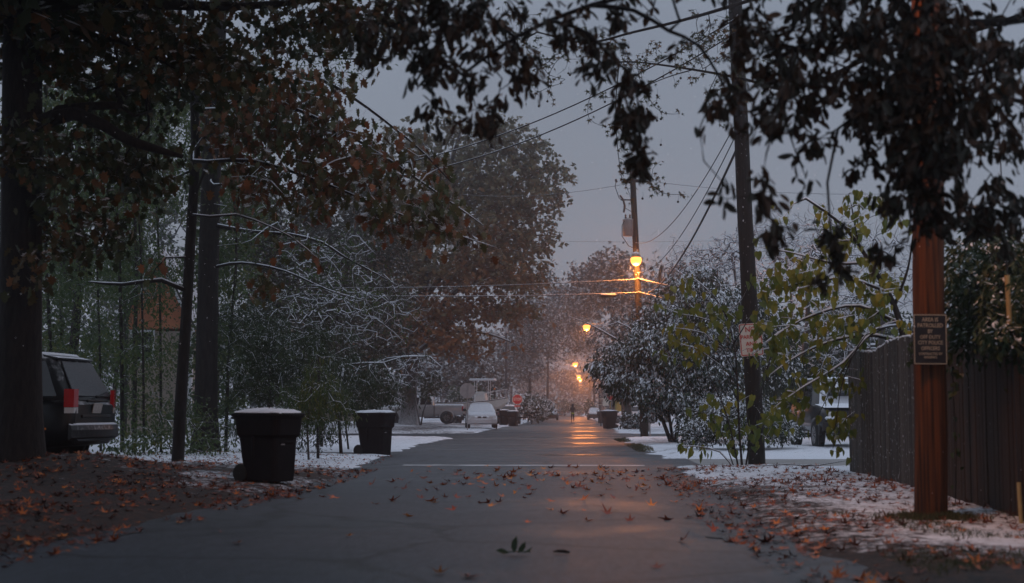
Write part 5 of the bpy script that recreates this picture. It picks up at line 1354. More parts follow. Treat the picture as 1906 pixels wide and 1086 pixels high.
# ------------------------------------------------------------------ wheeled bins
def sq(hx, hy, z, c=.25, n=5, ox=0):
    """rounded rectangle ring"""
    p = []
    r = min(hx, hy) * c
    for sx, sy, a0 in ((1, 1, 0), (-1, 1, 90), (-1, -1, 180), (1, -1, 270)):
        for k in range(n):
            a = R(a0 + k * 90 / (n - 1))
            p.append([ox + sx * (hx - r) + r * math.cos(a), sy * (hy - r) + r * math.sin(a), z])
    return p
def make_bin(label, loc, rz, group='wheeled bins along the street', stickers=True):
    """x is the front; wheels and handle at -x"""
    t = thing('wheeled_bin', label, 'bin', loc, rz, group)
    b = Buf()
    b.loft([sq(.28, .255, .02, .3, ox=.06), sq(.30, .27, .05, .3, ox=.05), sq(.335, .30, .40, .3, ox=.025), sq(.355, .318, .66, .3, ox=.012), sq(.36, .322, .69, .3, ox=.012), sq(.40, .345, .735, .3, ox=.02), sq(.425, .362, .98, .3, ox=.012), sq(.428, .364, 1.0, .3, ox=.012),
            sq(.448, .384, 1.0, .3, ox=.012), sq(.448, .384, 1.035, .3, ox=.012), sq(.40, .34, 1.035, .3, ox=.012)], smooth=False)
    # ribs of the side and the wheel recess shoulder
    for sy in (-1, 1):
        b.box((-.02, sy * .335, .55), (.05, .03, .32), bev=.01)
    b.box((.345, 0, .42), (.03, .20, .05), bev=.01); b.box((.36, 0, .62), (.04, .34, .05), bev=.012)
    b.box((-.30, 0, .17), (.10, .52, .22), bev=.03)
    b.build('body', M['bin'], t)
    l = Buf()
    l.loft([sq(.470, .400, 1.037, .3, ox=.012), sq(.475, .405, 1.055, .3, ox=.012), sq(.455, .385, 1.075, .35, ox=.012), sq(.33, .28, 1.108, .4, ox=.0), sq(.15, .12, 1.122, .5)], smooth=True)
    l.box((-.50, 0, 1.035), (.07, .5, .035), bev=.012)
    lid = l.build('lid', M['bin'], t)
    s = Buf()
    rr = []
    for hx, hy, z in ((.452, .383, 1.077), (.445, .376, 1.092), (.33, .28, 1.124), (.15, .12, 1.140), (.03, .03, 1.143)):
        q = np.array(sq(hx, hy, z, .4, ox=.006)); q[:, 2] += rng.normal(0, .008, len(q)); q[:, :2] *= 1 + rng.normal(-.01, .022, (len(q), 1)); rr.append(q)
    s.loft(rr, smooth=True); s.box((-.51, 0, 1.062), (.05, .42, .016), bev=.006)
    s.build('snow_cover', M['snow'], lid)
    h = Buf(); h.tube([(-.42, -.27, .985), (-.50, -.27, 1.0), (-.51, -.2, 1.005), (-.51, .2, 1.005), (-.50, .27, 1.0), (-.42, .27, .985)], .017, 8)
    h.build('handle', M['bin'], t)
    for sy in (-1, 1):
        w_ = Buf(); w_.lathe([(.03, -.035), (.10, -.035), (.135, -.03), (.145, -.012), (.145, .012), (.135, .03), (.10, .035), (.03, .035)], (-.315, sy * .255, .145), axis='Y', sides=20)
        w_.build('wheel', M['rubber'], t)
    a = Buf(); a.tube([(-.315, -.29, .145), (-.315, .29, .145)], .012, 8); a.build('axle', M['steel_dark'], t)
    if stickers:
        q = Buf(); q.box((.372, -.10, .60), (.006, .09, .035)); q.box((.352, -.08, .335), (.008, .11, .012)); q.build('sticker', M['sign_back'], t)
    return t
def on_ground(px, py, lift=0):
    s_ = (py - 766) / CAM_H; Y = F_PX / s_
    p = at(px, py, Y); p[2] = place_z(p[0], p[1]) + lift
    return p
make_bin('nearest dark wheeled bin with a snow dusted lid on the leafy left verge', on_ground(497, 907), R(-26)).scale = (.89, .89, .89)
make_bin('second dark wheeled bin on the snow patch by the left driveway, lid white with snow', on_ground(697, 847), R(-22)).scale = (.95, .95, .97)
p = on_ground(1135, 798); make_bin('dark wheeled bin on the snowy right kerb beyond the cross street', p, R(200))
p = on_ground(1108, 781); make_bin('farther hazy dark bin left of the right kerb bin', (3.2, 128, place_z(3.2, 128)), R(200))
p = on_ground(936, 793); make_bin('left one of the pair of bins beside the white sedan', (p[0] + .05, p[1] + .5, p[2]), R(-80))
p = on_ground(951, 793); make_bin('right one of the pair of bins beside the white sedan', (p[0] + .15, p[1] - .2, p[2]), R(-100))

# ------------------------------------------------------------------ vehicles
def wheel(parent, x, y, r, wdt, side):
    t = Buf(); t.lathe([(r * .62, -wdt / 2), (r * .9, -wdt / 2), (r, -wdt / 2 + .03), (r, wdt / 2 - .03), (r * .9, wdt / 2), (r * .62, wdt / 2)], (x, y, r), axis='Y', sides=24)
    w_ = t.build('wheel', M['rubber'], parent)
    m = Buf(); yo = y + side * (wdt / 2 - .03)
    m.lathe([(r * .62, -.03), (r * .63, .03), (r * .55, .035), (r * .52, .0), (r * .15, .0), (r * .14, .03), (.01, .035)] if side < 0 else [(.01, -.035), (r * .14, -.03), (r * .15, 0), (r * .52, 0), (r * .55, -.035), (r * .63, -.03), (r * .62, .03)], (x, yo, r), axis='Y', sides=20)
    for k in range(6):
        a = k * math.pi / 3
        m.tube([(x + r * .12 * math.cos(a), yo + side * .015, r + r * .12 * math.sin(a)), (x + r * .54 * math.cos(a), yo + side * .015, r + r * .54 * math.sin(a))], r * .06, 5)
    m.build('rim', M['alloy'], w_)
    # wheel arch lip
    return w_

def body_loft(b, st, cham=.12):
    """st: (x, half width, sill z, belt z); rounded lower body"""
    rings = []
    for x, w_, z0, z1 in st:
        h = z1 - z0
        half = [(0, z0), (w_ * .80, z0), (w_ * .96, z0 + h * .12), (w_, z0 + h * .38), (w_ * .985, z0 + h * .72), (w_ * .93, z1 - h * .06), (w_ * .86, z1 - h * .0), (w_ * .4, z1 + .012), (0, z1 + .018)]
        ring = [[x, y, z] for y, z in half] + [[x, -y, z] for y, z in half[::-1][1:-1]]
        rings.append(ring)
    b.loft(rings, smooth=True)

def quad_on(b, A, B, C, D, m=(.06, .06, .06, .06), off=.006, mat=0, n=4):
    """a pane inset in the quad A B C D (m: left, right, bottom, top shares)"""
    A, B, C, D = [np.asarray(q, float) for q in (A, B, C, D)]
    def pt(u, v): return (A * (1 - u) + B * u) * (1 - v) + (D * (1 - u) + C * u) * v
    nrm = np.cross(B - A, D - A); nrm /= np.linalg.norm(nrm)
    q = [pt(m[0], m[2]), pt(1 - m[1], m[2]), pt(1 - m[1], 1 - m[3]), pt(m[0], 1 - m[3])]
    v = [x + nrm * off for x in q] + [x - nrm * .01 for x in q]
    b.add(v, [[0, 1, 2, 3], [0, 4, 5, 1], [1, 5, 6, 2], [2, 6, 7, 3], [3, 7, 4, 0]], mat)

def car(name, label, cat, loc, rz, Ln, W, st, cab, paint, wr, wx, glass='glass', front=None, rear=None, wiper=True, mirrors=True, roof_snow=True, hood_snow=None, group=None, sidewin=2, ws_snow=False):
    """cab: (x rear bottom, x rear top, x front top, x front bottom, belt z, roof z, half width bottom, half width top); x forward"""
    t = thing(name, label, cat, loc, rz, group)
    b = Buf(); body_loft(b, st)
    for sx in wx:
        for sy in (-1, 1):
            w_at = np.interp(sx, [q[0] for q in st], [q[1] for q in st])
            a = np.linspace(0, math.pi, 13)
            b.tube([(sx + (wr + .06) * math.cos(q), sy * (w_at - .02), wr + (wr + .05) * math.sin(q)) for q in a], .045, 6)
    b.build('body', M[paint], t)
    for sx in wx:
        for sy in (-1, 1):
            w_at = np.interp(sx, [q[0] for q in st], [q[1] for q in st])
            ab = Buf(); ab.lathe([(.02, -.02), (wr + .05, -.02), (wr + .05, .02), (.02, .02)], (sx, sy * (w_at - .012), wr + .01), axis='Y', sides=24)
            ab.build('wheel_arch', M['trim_black'], t)
    for sx in wx:
        for sy in (-1, 1):
            w_at = np.interp(sx, [q[0] for q in st], [q[1] for q in st])
            wheel(t, sx, sy * (w_at - .075), wr, .24, sy)
    x0, x1, x2, x3, zb, zr, wb, wt = cab
    c = Buf()
    def ring(xa, xb, hw, z):
        e_ = .10
        return [[xb - e_, hw, z], [xb, hw - e_, z], [xb + .03, 0, z], [xb, -hw + e_, z], [xb - e_, -hw, z], [xa + e_, -hw, z], [xa, -hw + e_, z], [xa - .03, 0, z], [xa, hw - e_, z], [xa + e_, hw, z]]
    def lerp(k): return (x0 + (x1 - x0) * k, x3 + (x2 - x3) * k, wb + (wt - wb) * k, zb + (zr - zb) * k)
    c.loft([ring(*lerp(0)), ring(*lerp(.9)), ring(lerp(1)[0] + .08, lerp(1)[1] - .08, wt - .05, zr - .02), ring(lerp(1)[0] + .3, lerp(1)[1] - .3, wt - .25, zr + .025)], smooth=True)
    c.build('cabin', M[paint], t)
    k1 = .88
    X0, X3, WB, ZB = lerp(.02); X1, X2, WT, ZT = lerp(k1)
    g = Buf(); quad_on(g, (X0 - .03, WB - .08, ZB), (X0 - .03, -WB + .08, ZB), (X1 - .03, -WT + .1, ZT), (X1 - .03, WT - .1, ZT), (.05, .05, .08, .04), .012)
    rw = g.build('rear_window', M['glass_snow' if rear else glass], t)
    g = Buf(); quad_on(g, (X3 + .03, -WB + .08, ZB), (X3 + .03, WB - .08, ZB), (X2 + .03, WT - .1, ZT), (X2 + .03, -WT + .1, ZT), (.05, .05, .06, .04), .012)
    g.build('windscreen', M['snow' if ws_snow else glass], t)
    for sy in (1, -1):
        for k in range(sidewin):
            u0 = k / sidewin; u1 = (k + 1) / sidewin
            xa = lambda u, top: (X1 + .12 + (X2 - X1 - .24) * u) if top else (X0 + .14 + (X3 - X0 - .3) * u)
            pts = [(xa(u0, 0), sy * WB, ZB), (xa(u1, 0), sy * WB, ZB), (xa(u1, 1), sy * WT, ZT), (xa(u0, 1), sy * WT, ZT)]
            if sy > 0: pts = [pts[1], pts[0], pts[3], pts[2]]
            g = Buf(); quad_on(g, *pts, m=(.05, .05, .07, .05), off=.008); g.build('side_window', M[glass], t)
    if roof_snow:
        s = Buf(); a = ring(lerp(1)[0] + .1, lerp(1)[1] - .1, wt - .07, zr - .004); a2 = ring(lerp(1)[0] + .14, lerp(1)[1] - .14, wt - .1, zr + .035); a3 = ring(lerp(1)[0] + .35, lerp(1)[1] - .35, wt - .3, zr + .055)
        s.loft([a, a2, a3], smooth=True); s.build('snow_cover', M['snow'], t)
    if hood_snow:
        xa, xb, hw, z, z2 = hood_snow
        s = Buf(); s.loft([[[x, hw * y, z + (z2 - z) * (x - xa) / (xb - xa) + dz * (1 - abs(y) ** 3)] for y in np.linspace(-1, 1, 9)] for x, dz in ((xa, .0), (xa + .05, .035), ((xa + xb) / 2, .05), (xb - .06, .04), (xb, .0))], cap=False, closed=False, smooth=True)
        s.build('snow_cover', M['snow'], t)
    if mirrors:
        for sy in (1, -1):
            m = Buf(); m.box((x3 - .35, sy * (wb + .17), zb + .10), (.12, .20, .16), bev=.04); m.tube([(x3 - .33, sy * (wb - .02), zb + .04), (x3 - .34, sy * (wb + .1), zb + .07)], .025, 6); m.build('mirror', M['trim_black'], t)
    return t

# --- dark SUV on the left, rear towards the street
S = np.array(at(150, 880, 23.2)); 
SUV_RZ = R(180 - 5)
# rear centre of the car in world
rc = at(178, 880, 23.3)
fw = np.array([math.cos(SUV_RZ), math.sin(SUV_RZ), 0])
c0 = rc + fw * 2.35; c0[2] = place_z(rc[0], rc[1]) - .02
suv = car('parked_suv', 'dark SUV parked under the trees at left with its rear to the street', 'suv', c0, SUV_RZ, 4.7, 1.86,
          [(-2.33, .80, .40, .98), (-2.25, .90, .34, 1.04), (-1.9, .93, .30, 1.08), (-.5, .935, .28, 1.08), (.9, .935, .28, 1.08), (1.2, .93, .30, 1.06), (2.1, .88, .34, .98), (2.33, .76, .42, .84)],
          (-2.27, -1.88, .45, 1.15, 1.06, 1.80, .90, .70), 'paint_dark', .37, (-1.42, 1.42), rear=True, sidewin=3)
for sy in (1, -1):
    l = Buf()
    l.loft([[(-2.29, sy * .66, z), (-2.335, sy * .70, z), (-2.315, sy * .82, z), (-2.25, sy * .90, z), (-2.19, sy * .922, z), (-2.19, sy * .89, z), (-2.24, sy * .82, z)] for z in (.945, .97, 1.20, 1.235)])
    o = l.build('tail_light', M['red_lens'], suv)
    l = Buf()
    l.loft([[(-2.29, sy * .67, z), (-2.337, sy * .71, z), (-2.317, sy * .822, z), (-2.252, sy * .902, z), (-2.20, sy * .923, z), (-2.20, sy * .89, z), (-2.24, sy * .82, z)] for z in (.85, .865, .94)])
    l.build('reverse_lens', M['clear_lens'], o)
    a = Buf(); a.box((-1.86, sy * .936, .60), (.10, .02, .035), bev=.006); a.build('side_reflector', M['amber_lens'], suv)
b = Buf()
b.loft([[(-2.28, y, .42), (-2.42 + .10 * abs(y) ** 2, y, .46), (-2.46 + .14 * abs(y) ** 2, y, .58), (-2.43 + .13 * abs(y) ** 2, y, .66), (-2.28, y, .68)] for y in np.linspace(-.93, .93, 13)])
bm = b.build('rear_bumper', M['bumper'], suv)
s_ = Buf(); s_.loft([[(-2.42 + .13 * abs(y) ** 2, y, .664), (-2.40 + .12 * abs(y) ** 2, y, .69), (-2.33, y, .692), (-2.30, y, .678)] for y in np.linspace(-.82, .82, 11)]); s_.build('snow_cover', M['snow'], bm)
b = Buf(); b.box((-2.352, .0, .93), (.02, .34, .17), bev=.006, rot=Matrix.Rotation(R(-12), 3, 'Y')); b.build('licence_plate', M['plate'], suv)
b = Buf(); b.box((-2.35, 0, 1.05), (.05, .8, .05), bev=.015); b.box((-2.345, 0, .80), (.03, 1.15, .05), bev=.01); b.build('tailgate_trim', M['trim_black'], suv)
b = Buf(); b.tube([(-2.33, -.05, 1.12), (-2.32, -.25, 1.16), (-2.29, -.5, 1.20)], .014, 5); b.box((-2.33, -.04, 1.12), (.05, .08, .05), bev=.015); b.build('wiper', M['trim_black'], suv)
b = Buf(); b.loft([[(-1.70, y, 1.80), (-2.02 + .08 * abs(y), y, 1.745), (-2.0 + .08 * abs(y), y, 1.715), (-1.75, y, 1.70)] for y in np.linspace(-.68, .68, 9)]); b.build('spoiler', M['paint_dark'], suv)
for sy in (1, -1):
    b = Buf(); b.tube([(-1.5, sy * .60, 1.81), (-1.4, sy * .60, 1.87), (.1, sy * .60, 1.88), (.3, sy * .60, 1.82)], .022, 6); b.build('roof_rail', M['trim_black'], suv)

# --- silver pickup seen from the side, facing left
pz = place_z(-9.8, 95)
p0 = at(785, 790, 95.0)
pk = thing('pickup_truck', 'silver pickup truck parked sideways behind the oak trunk', 'pickup', (p0[0], 95.0, pz + .0), R(180))
b = Buf(); body_loft(b, [(-2.82, .90, .62, 1.22), (-2.7, .96, .55, 1.26), (-1.0, .98, .52, 1.27), (-.95, .98, .45, 1.27)])
b.build('bed', M['paint_silver'], pk)
b = Buf(); body_loft(b, [(-.90, .98, .45, 1.22), (.9, .98, .42, 1.22), (1.2, .97, .44, 1.20), (2.5, .93, .5, 1.12), (2.85, .84, .55, 1.0)])
for sx in (-1.75, 1.85):
    a = np.linspace(0, math.pi, 13)
    for sy in (-1, 1): b.tube([(sx + .47 * math.cos(q), sy * .965, .42 + .45 * math.sin(q)) for q in a], .05, 6)
b.build('body', M['paint_silver'], pk)
for sx in (-1.75, 1.85):
    for sy in (-1, 1):
        ab = Buf(); ab.lathe([(.02, -.02), (.46, -.02), (.46, .02), (.02, .02)], (sx, sy * .975, .44), axis='Y', sides=24); ab.build('wheel_arch', M['trim_black'], pk); wheel(pk, sx, sy * .91, .40, .26, sy)
c = Buf()
def cring(xa, xb, hw, z): return [[xb, hw - .08, z], [xb, -hw + .08, z], [xb - .08, -hw, z], [xa + .08, -hw, z], [xa, -hw + .08, z], [xa, hw - .08, z], [xa + .08, hw, z], [xb - .08, hw, z]]
c.loft([cring(-.88, 1.35, .92, 1.2), cring(-.72, .5, .76, 1.80), cring(-.55, .25, .6, 1.86)], smooth=True); c.build('cabin', M['paint_silver'], pk)
for sy in (1, -1):
    for xa, xb, xc, xd in ((-.78, .05, .0, -.64), (.12, 1.1, .40, .07)):
        pts = [(xa, sy * .905, 1.25), (xb, sy * .905, 1.25), (xc, sy * .775, 1.75), (xd, sy * .775, 1.75)]
        if sy > 0: pts = [pts[1], pts[0], pts[3], pts[2]]
        g = Buf(); quad_on(g, *pts, m=(.03, .03, .03, .03), off=.01); g.build('side_window', M['glass'], pk)
    l = Buf(); l.box((-2.80, sy * .90, 1.0), (.10, .16, .34), bev=.03); l.build('tail_light', M['red_lens'], pk)
    l = Buf(); l.box((2.74, sy * .74, .92), (.16, .3, .18), bev=.04); l.build('headlight', M['clear_lens'], pk)
g = Buf(); quad_on(g, (1.33, -.8, 1.24), (1.33, .8, 1.24), (.53, .66, 1.78), (.53, -.66, 1.78), off=.03); g.build('windscreen', M['snow'], pk)
b = Buf(); b.box((-2.9, 0, .58), (.16, 1.86, .18), bev=.04); b.build('rear_bumper', M['steel_dark'], pk)
b = Buf(); b.box((2.88, 0, .58), (.16, 1.8, .2), bev=.05); b.build('front_bumper', M['alloy'], pk)
for c_, z_ in (((-1.85, 0, 1.285), (1.75, 1.5, .05)), ((-.1, 0, 1.885), (.8, 1.2, .05)), ((1.9, 0, 1.195), (1.1, 1.5, .06))):
    s_ = Buf(); s_.box(c_, z_, bev=.02); s_.build('snow_cover', M['snow'], pk)
for x, z0 in ((.08, .5), (-.86, .5)):
    d = Buf(); d.box((x, 0, .86), (.012, 1.963, .70)); d.build('door_seam', M['trim_black'], pk)

# --- white sedan facing the camera
p0 = on_ground(891, 800)
sd = car('parked_sedan', 'white sedan coated with snow, facing the camera at the left kerb', 'car', (p0[0], p0[1] + 2.2, place_z(p0[0], p0[1])), R(-90 + 5), 4.5, 1.78,
         [(-2.2, .74, .34, .90), (-2.0, .84, .26, .98), (-1.0, .88, .22, .98), (.8, .88, .22, .97), (1.0, .88, .22, .95), (1.9, .84, .24, .82), (2.15, .74, .28, .70), (2.22, .62, .34, .62)],
         (-1.65, -1.0, .2, 1.05, .95, 1.44, .82, .60), 'paint_white', .31, (-1.32, 1.36), ws_snow=True, hood_snow=(1.0, 2.1, .74, .965, .76))
g = Buf()
for sy in (-.15, .15):
    g.loft([[(2.215, sy - .11, z), (2.245, sy - .10, z), (2.245, sy + .10, z), (2.215, sy + .11, z)] for z in (.60, .68)])
g.build('grille', M['trim_black'], sd)
g = Buf()
for y0, w_ in ((0, .5), (-.58, .26), (.58, .26)): g.box((2.20 - abs(y0) * .14, y0, .40), (.05, w_, .075), bev=.02)
g.build('lower_intake', M['trim_black'], sd)
for sy in (1, -1):
    l = Buf(); l.loft([[(2.06, sy * .76, z), (2.215, sy * .62, z), (2.235, sy * .42, z), (2.12, sy * .40, z)] for z in (.61, .70)]); l.build('headlight', M['clear_lens'], sd)
b = Buf(); b.loft([[(2.12, y, .24), (2.27 - .2 * abs(y) ** 2.2, y, .30), (2.28 - .2 * abs(y) ** 2.2, y, .52), (2.2 - .2 * abs(y) ** 2.2, y, .56)] for y in np.linspace(-.84, .84, 11)]); b.build('front_bumper', M['paint_white'], sd)

# --- dark SUV on the right behind the fence, facing the camera
p0 = at(1585, 837, 39.5)
rs = car('parked_suv', 'black SUV heaped with snow half hidden behind the fence at right', 'suv', (p0[0] + .03, 41.7, -.01), R(-90 + 3), 4.5, 1.96,
         [(-2.2, .88, .5, 1.2), (-2.0, .96, .45, 1.26), (.6, .98, .42, 1.26), (.9, .98, .42, 1.24), (1.9, .95, .46, 1.18), (2.15, .88, .5, 1.08), (2.22, .80, .55, 1.0)],
         (-2.05, -1.8, .3, .95, 1.2, 2.0, .90, .70), 'paint_black', .41, (-1.4, 1.45), ws_snow=True, hood_snow=(.98, 2.16, .86, 1.26, 1.16))
for sy in (1, -1):
    l = Buf(); l.box((2.19, sy * .66, .96), (.08, .26, .17), bev=.05); l.build('headlight', M['clear_lens'], rs)
g = Buf(); g.box((2.22, 0, .98), (.05, .9, .2), bev=.03); g.build('grille', M['trim_black'], rs)
b = Buf(); b.loft([[(2.1, y, .50), (2.36 - .12 * abs(y) ** 2, y, .54), (2.38 - .12 * abs(y) ** 2, y, .76), (2.2, y, .80)] for y in np.linspace(-.94, .94, 11)]); bm = b.build('front_bumper', M['trim_black'], rs)
s_ = Buf(); s_.box((2.29, 0, .815), (.14, 1.6, .05), bev=.02); s_.build('snow_cover', M['snow'], bm); s_ = Buf(); s_.box((2.27, -.72, .87), (.2, .3, .10), bev=.04); s_.build('snow_cover', M['snow'], bm)
b = Buf(); b.box((2.39, 0, .66), (.015, .42, .21), bev=.005); b.build('licence_plate', M['plate'], rs)
g = Buf(); quad_on(g, (.93, -.62, 1.40), (.93, .62, 1.40), (.72, .56, 1.68), (.72, -.56, 1.68), off=.14, m=(.1, .1, .35, .15)); g.build('wiped_glass', M['glass'], rs)

# --- far parked cars
def far_car(label, x, y, rz, paint='paint_dark', group='far parked cars'):
    return car('parked_car', label, 'car', (x, y, max(place_z(x, y), 0) - .01), rz, 4.5, 1.8,
        [(-2.2, .74, .34, .90), (-2.0, .84, .26, .98), (-1.0, .88, .22, .98), (.8, .88, .22, .97), (1.9, .84, .24, .86), (2.2, .68, .34, .68)],
        (-1.75, -1.1, .2, 1.05, .95, 1.45, .82, .60), paint, .32, (-1.35, 1.4), ws_snow=True, hood_snow=(1.0, 2.1, .72, .975, .80), group=group)
c_ = far_car('far dark car with snowy windscreen left of the walking person', -1.9, 168, R(-90))
for sy in (1, -1):
    l = Buf(); l.box((2.14, sy * .6, .68), (.1, .22, .1), bev=.03); l.build('headlight', M['clear_lens'], c_)
c_ = far_car('far dark car at the right kerb beyond the walking person', 3.4, 176, R(-90))
l = Buf(); l.box((2.16, .55, .66), (.1, .2, .1), bev=.03); l.build('headlight', M['clear_lens'], c_)
c_ = far_car('dark car behind the pair of bins, tail lights towards the street', -4.6, 113, R(90))
for sy in (1, -1):
    l = Buf(); l.box((-2.17, sy * .62, .80), (.1, .26, .12), bev=.03); l.build('tail_light', M['red_lens'], c_)
c_ = far_car('white car under snow behind the right kerb bin', 5.6, 118, R(180), 'paint_white')

# --- boat on its trailer
bp = at(946, 790, 104.5); bz = place_z(bp[0], 104.5)
bt = thing('boat_on_trailer', 'white motor boat on a trailer behind the white sedan, bow to the street', 'boat', (bp[0] - 3.0, 104.5, bz), R(-4))
b = Buf(); rings = []
for x, hw, zk, zg in ((-3.0, 1.1, .95, 1.62), (-1.5, 1.16, .85, 1.62), (0, 1.16, .80, 1.66), (1.3, .95, .84, 1.76), (2.2, .58, 1.0, 1.88), (2.75, .22, 1.35, 1.98), (3.0, .03, 1.75, 2.04)):
    rings.append([[x, 0, zk], [x, hw * .75, zk + (zg - zk) * .35], [x, hw, zg - .06], [x, hw * 1.02, zg], [x, hw * .85, zg + .02], [x, 0, zg + .02], [x, -hw * .85, zg + .02], [x, -hw * 1.02, zg], [x, -hw, zg - .06], [x, -hw * .75, zk + (zg - zk) * .35]])
b.loft(rings, smooth=False); b.build('hull', M['boat'], bt)
b = Buf()
for sy in (1, -1): b.tube([(-3.0, sy * 1.15, 1.60), (0, sy * 1.2, 1.63), (1.3, sy * .985, 1.73), (2.2, sy * .60, 1.85), (3.0, sy * .03, 2.0)], .03, 6)
b.build('rub_rail', M['trim_black'], bt)
b = Buf()
for sy in (1, -1):
    rail = [(.2, sy * .95, 2.02), (1.3, sy * .85, 2.3), (2.2, sy * .5, 2.5), (2.85, sy * .12, 2.62)]
    b.tube(rail, .022, 6)
    for x, y, z in rail[1:]: b.tube([(x, y, z), (x, y, 1.7 + .12 * x)], .018, 5)
b.tube([(2.85, .12, 2.62), (2.95, 0, 2.62), (2.85, -.12, 2.62)], .022, 6); b.build('bow_rail', M['white_trim'], bt)
b = Buf(); b.box((1.0, 0, 2.05), (1.0, .9, .8), bev=.1, taper=(.75, .85)); b.build('console', M['boat'], bt)
g = Buf(); g.box((1.35, 0, 2.6), (.04, .7, .4), rot=Matrix.Rotation(R(-25), 3, 'Y')); g.build('windscreen', M['glass'], bt)
b = Buf()
for x in (.6, 1.6):
    for sy in (1, -1): b.tube([(x, sy * .6, 1.66), (x * 1.02, sy * .65, 3.25)], .028, 6)
b.box((1.15, 0, 3.30), (1.9, 1.5, .08), bev=.03); b.build('hard_top', M['white_trim'], bt)
s_ = Buf(); s_.box((1.15, 0, 3.37), (1.8, 1.4, .05), bev=.02); s_.build('snow_cover', M['snow'], bt)
b = Buf(); b.tube([(2.0, .0, 1.8), (2.0, 0, 2.6)], .06, 8); b.build('light_post', M['trim_black'], bt)
b = Buf(); b.lathe([(.05, 2.35), (.07, 2.38), (.07, 2.45), (.03, 2.48)], (2.0, 0, .22), sides=10); b.build('post_cap', M['amber_lens'], bt)
b = Buf(); b.box((-3.15, 0, 1.5), (.35, .5, 1.3), bev=.1); b.build('outboard_motor', M['trim_black'], bt)
b = Buf(); b.box((-.3, .7, .55), (5.6, .1, .12)); b.box((-.3, -.7, .55), (5.6, .1, .12)); b.box((3.3, 0, .55), (1.9, .1, .11)); b.box((-.9, 0, .49), (.12, 2.0, .1)); b.box((-2.2, 0, .75), (.1, 1.5, .3)); b.box((1.6, 0, .8), (.1, .8, .4)); b.build('trailer_frame', M['steel_dark'], bt)
for sy in (1, -1): wheel(bt, -.9, sy * 1.08, .34, .2, sy)

# ------------------------------------------------------------------ stop signs and posts
def octagon(name_label, loc, rz, size, post_h, front='STOP', plate=None, post='metal_grey'):
    t = thing('stop_sign', name_label, 'stop sign', loc, rz)
    pb = Buf(); pb.box((0, .03, post_h / 2 - .2), (.055, .04, post_h + .4), bev=.008); pb.build('post', M[post], t)
    z = post_h - size * .42
    a = np.arange(8) * math.pi / 4 + math.pi / 8
    oc = lambda r, y: [[r * math.cos(q), y, z + r * math.sin(q)] for q in a]
    r = size / 2 / math.cos(math.pi / 8)
    b = Buf(); b.loft([oc(r, -.004), oc(r, .002)]); b.build('panel_back', M['sign_back'], t)
    b = Buf(); b.loft([oc(r * .995, -.006), oc(r * .995, -.0042)]); b.build('panel_rim', M['sign_white'], t)
    b = Buf(); b.loft([oc(r * .92, -.009), oc(r * .92, -.0062)]); b.build('panel_face', M['sign_red'], t)
    text('STOP', size * .40, M['sign_white'], t, (0, -.010, z), FR, sx=.82)
    if plate:
        b = Buf(); b.box((0, -.002, z - size / 2 - .13), (.46, .008, .16), bev=.003); b.build('lower_plate', M['sign_red'], t)
        text(plate, .10, M['sign_white'], t, (0, -.008, z - size / 2 - .13), FR)
    return t
p = on_ground(870, 803); octagon('grey back of a stop sign standing on the left corner', (p[0], p[1], place_z(p[0], p[1])), R(180 + 4), .80, 2.38)
p = at(963, 790, 110); octagon('red stop sign with a small plate below, facing the camera at the far left', (p[0], 110, place_z(p[0], 110)), R(0), .76, 2.28, plate='ALL WAY')
p = at(1139, 790, 98); octagon('red stop sign partly behind the evergreen at the far right corner', (p[0], 98, place_z(p[0], 98)), R(0), .76, 2.45)
p = on_ground(1210, 815); octagon('stop sign post leaning before the right corner trunk, sign up among the leaves', (p[0], p[1], place_z(p[0], p[1])), R(170), .76, 2.9)
b_ = at(1119, 789, 100)
t = thing('notice_board', 'pale blank notice board on a thin leaning dark post right of the street', 'sign', (b_[0], 100, place_z(b_[0], 100)))
b = Buf(); b.tube([(0, 0, -.2), (-.08, 0, 1.2), (-.14, 0, 2.5)], .035, 8); b.build('post', M['steel_dark'], t)
b = Buf(); b.box((.33, -.04, 1.75), (.42, .02, .56), bev=.006); b.box((.0, -.03, 1.95), (.5, .015, .03)); b.box((.0, -.03, 1.55), (.5, .015, .03)); b.build('panel', M['sign_white'], t)
# perforated post near the first bin
p = on_ground(592, 861)
t = thing('sign_post', 'perforated metal sign post rising into the sapling behind the near bin', 'post', p)
b = Buf()
for y, sz in ((0, (.05, .004, 2.3)),): b.box((0, y, .95), sz)
b.box((-.027, -.015, .95), (.004, .034, 2.3)); b.box((.027, -.015, .95), (.004, .034, 2.3)); b.build('channel', M['steel_dark'], t)
b = Buf()
for k in range(34): b.lathe([(.008, -.0015), (.008, .0015)], (0, -.004, .12 + k * .05), axis='Y', sides=8)
b.build('hole_row', M['sign_back'], t)

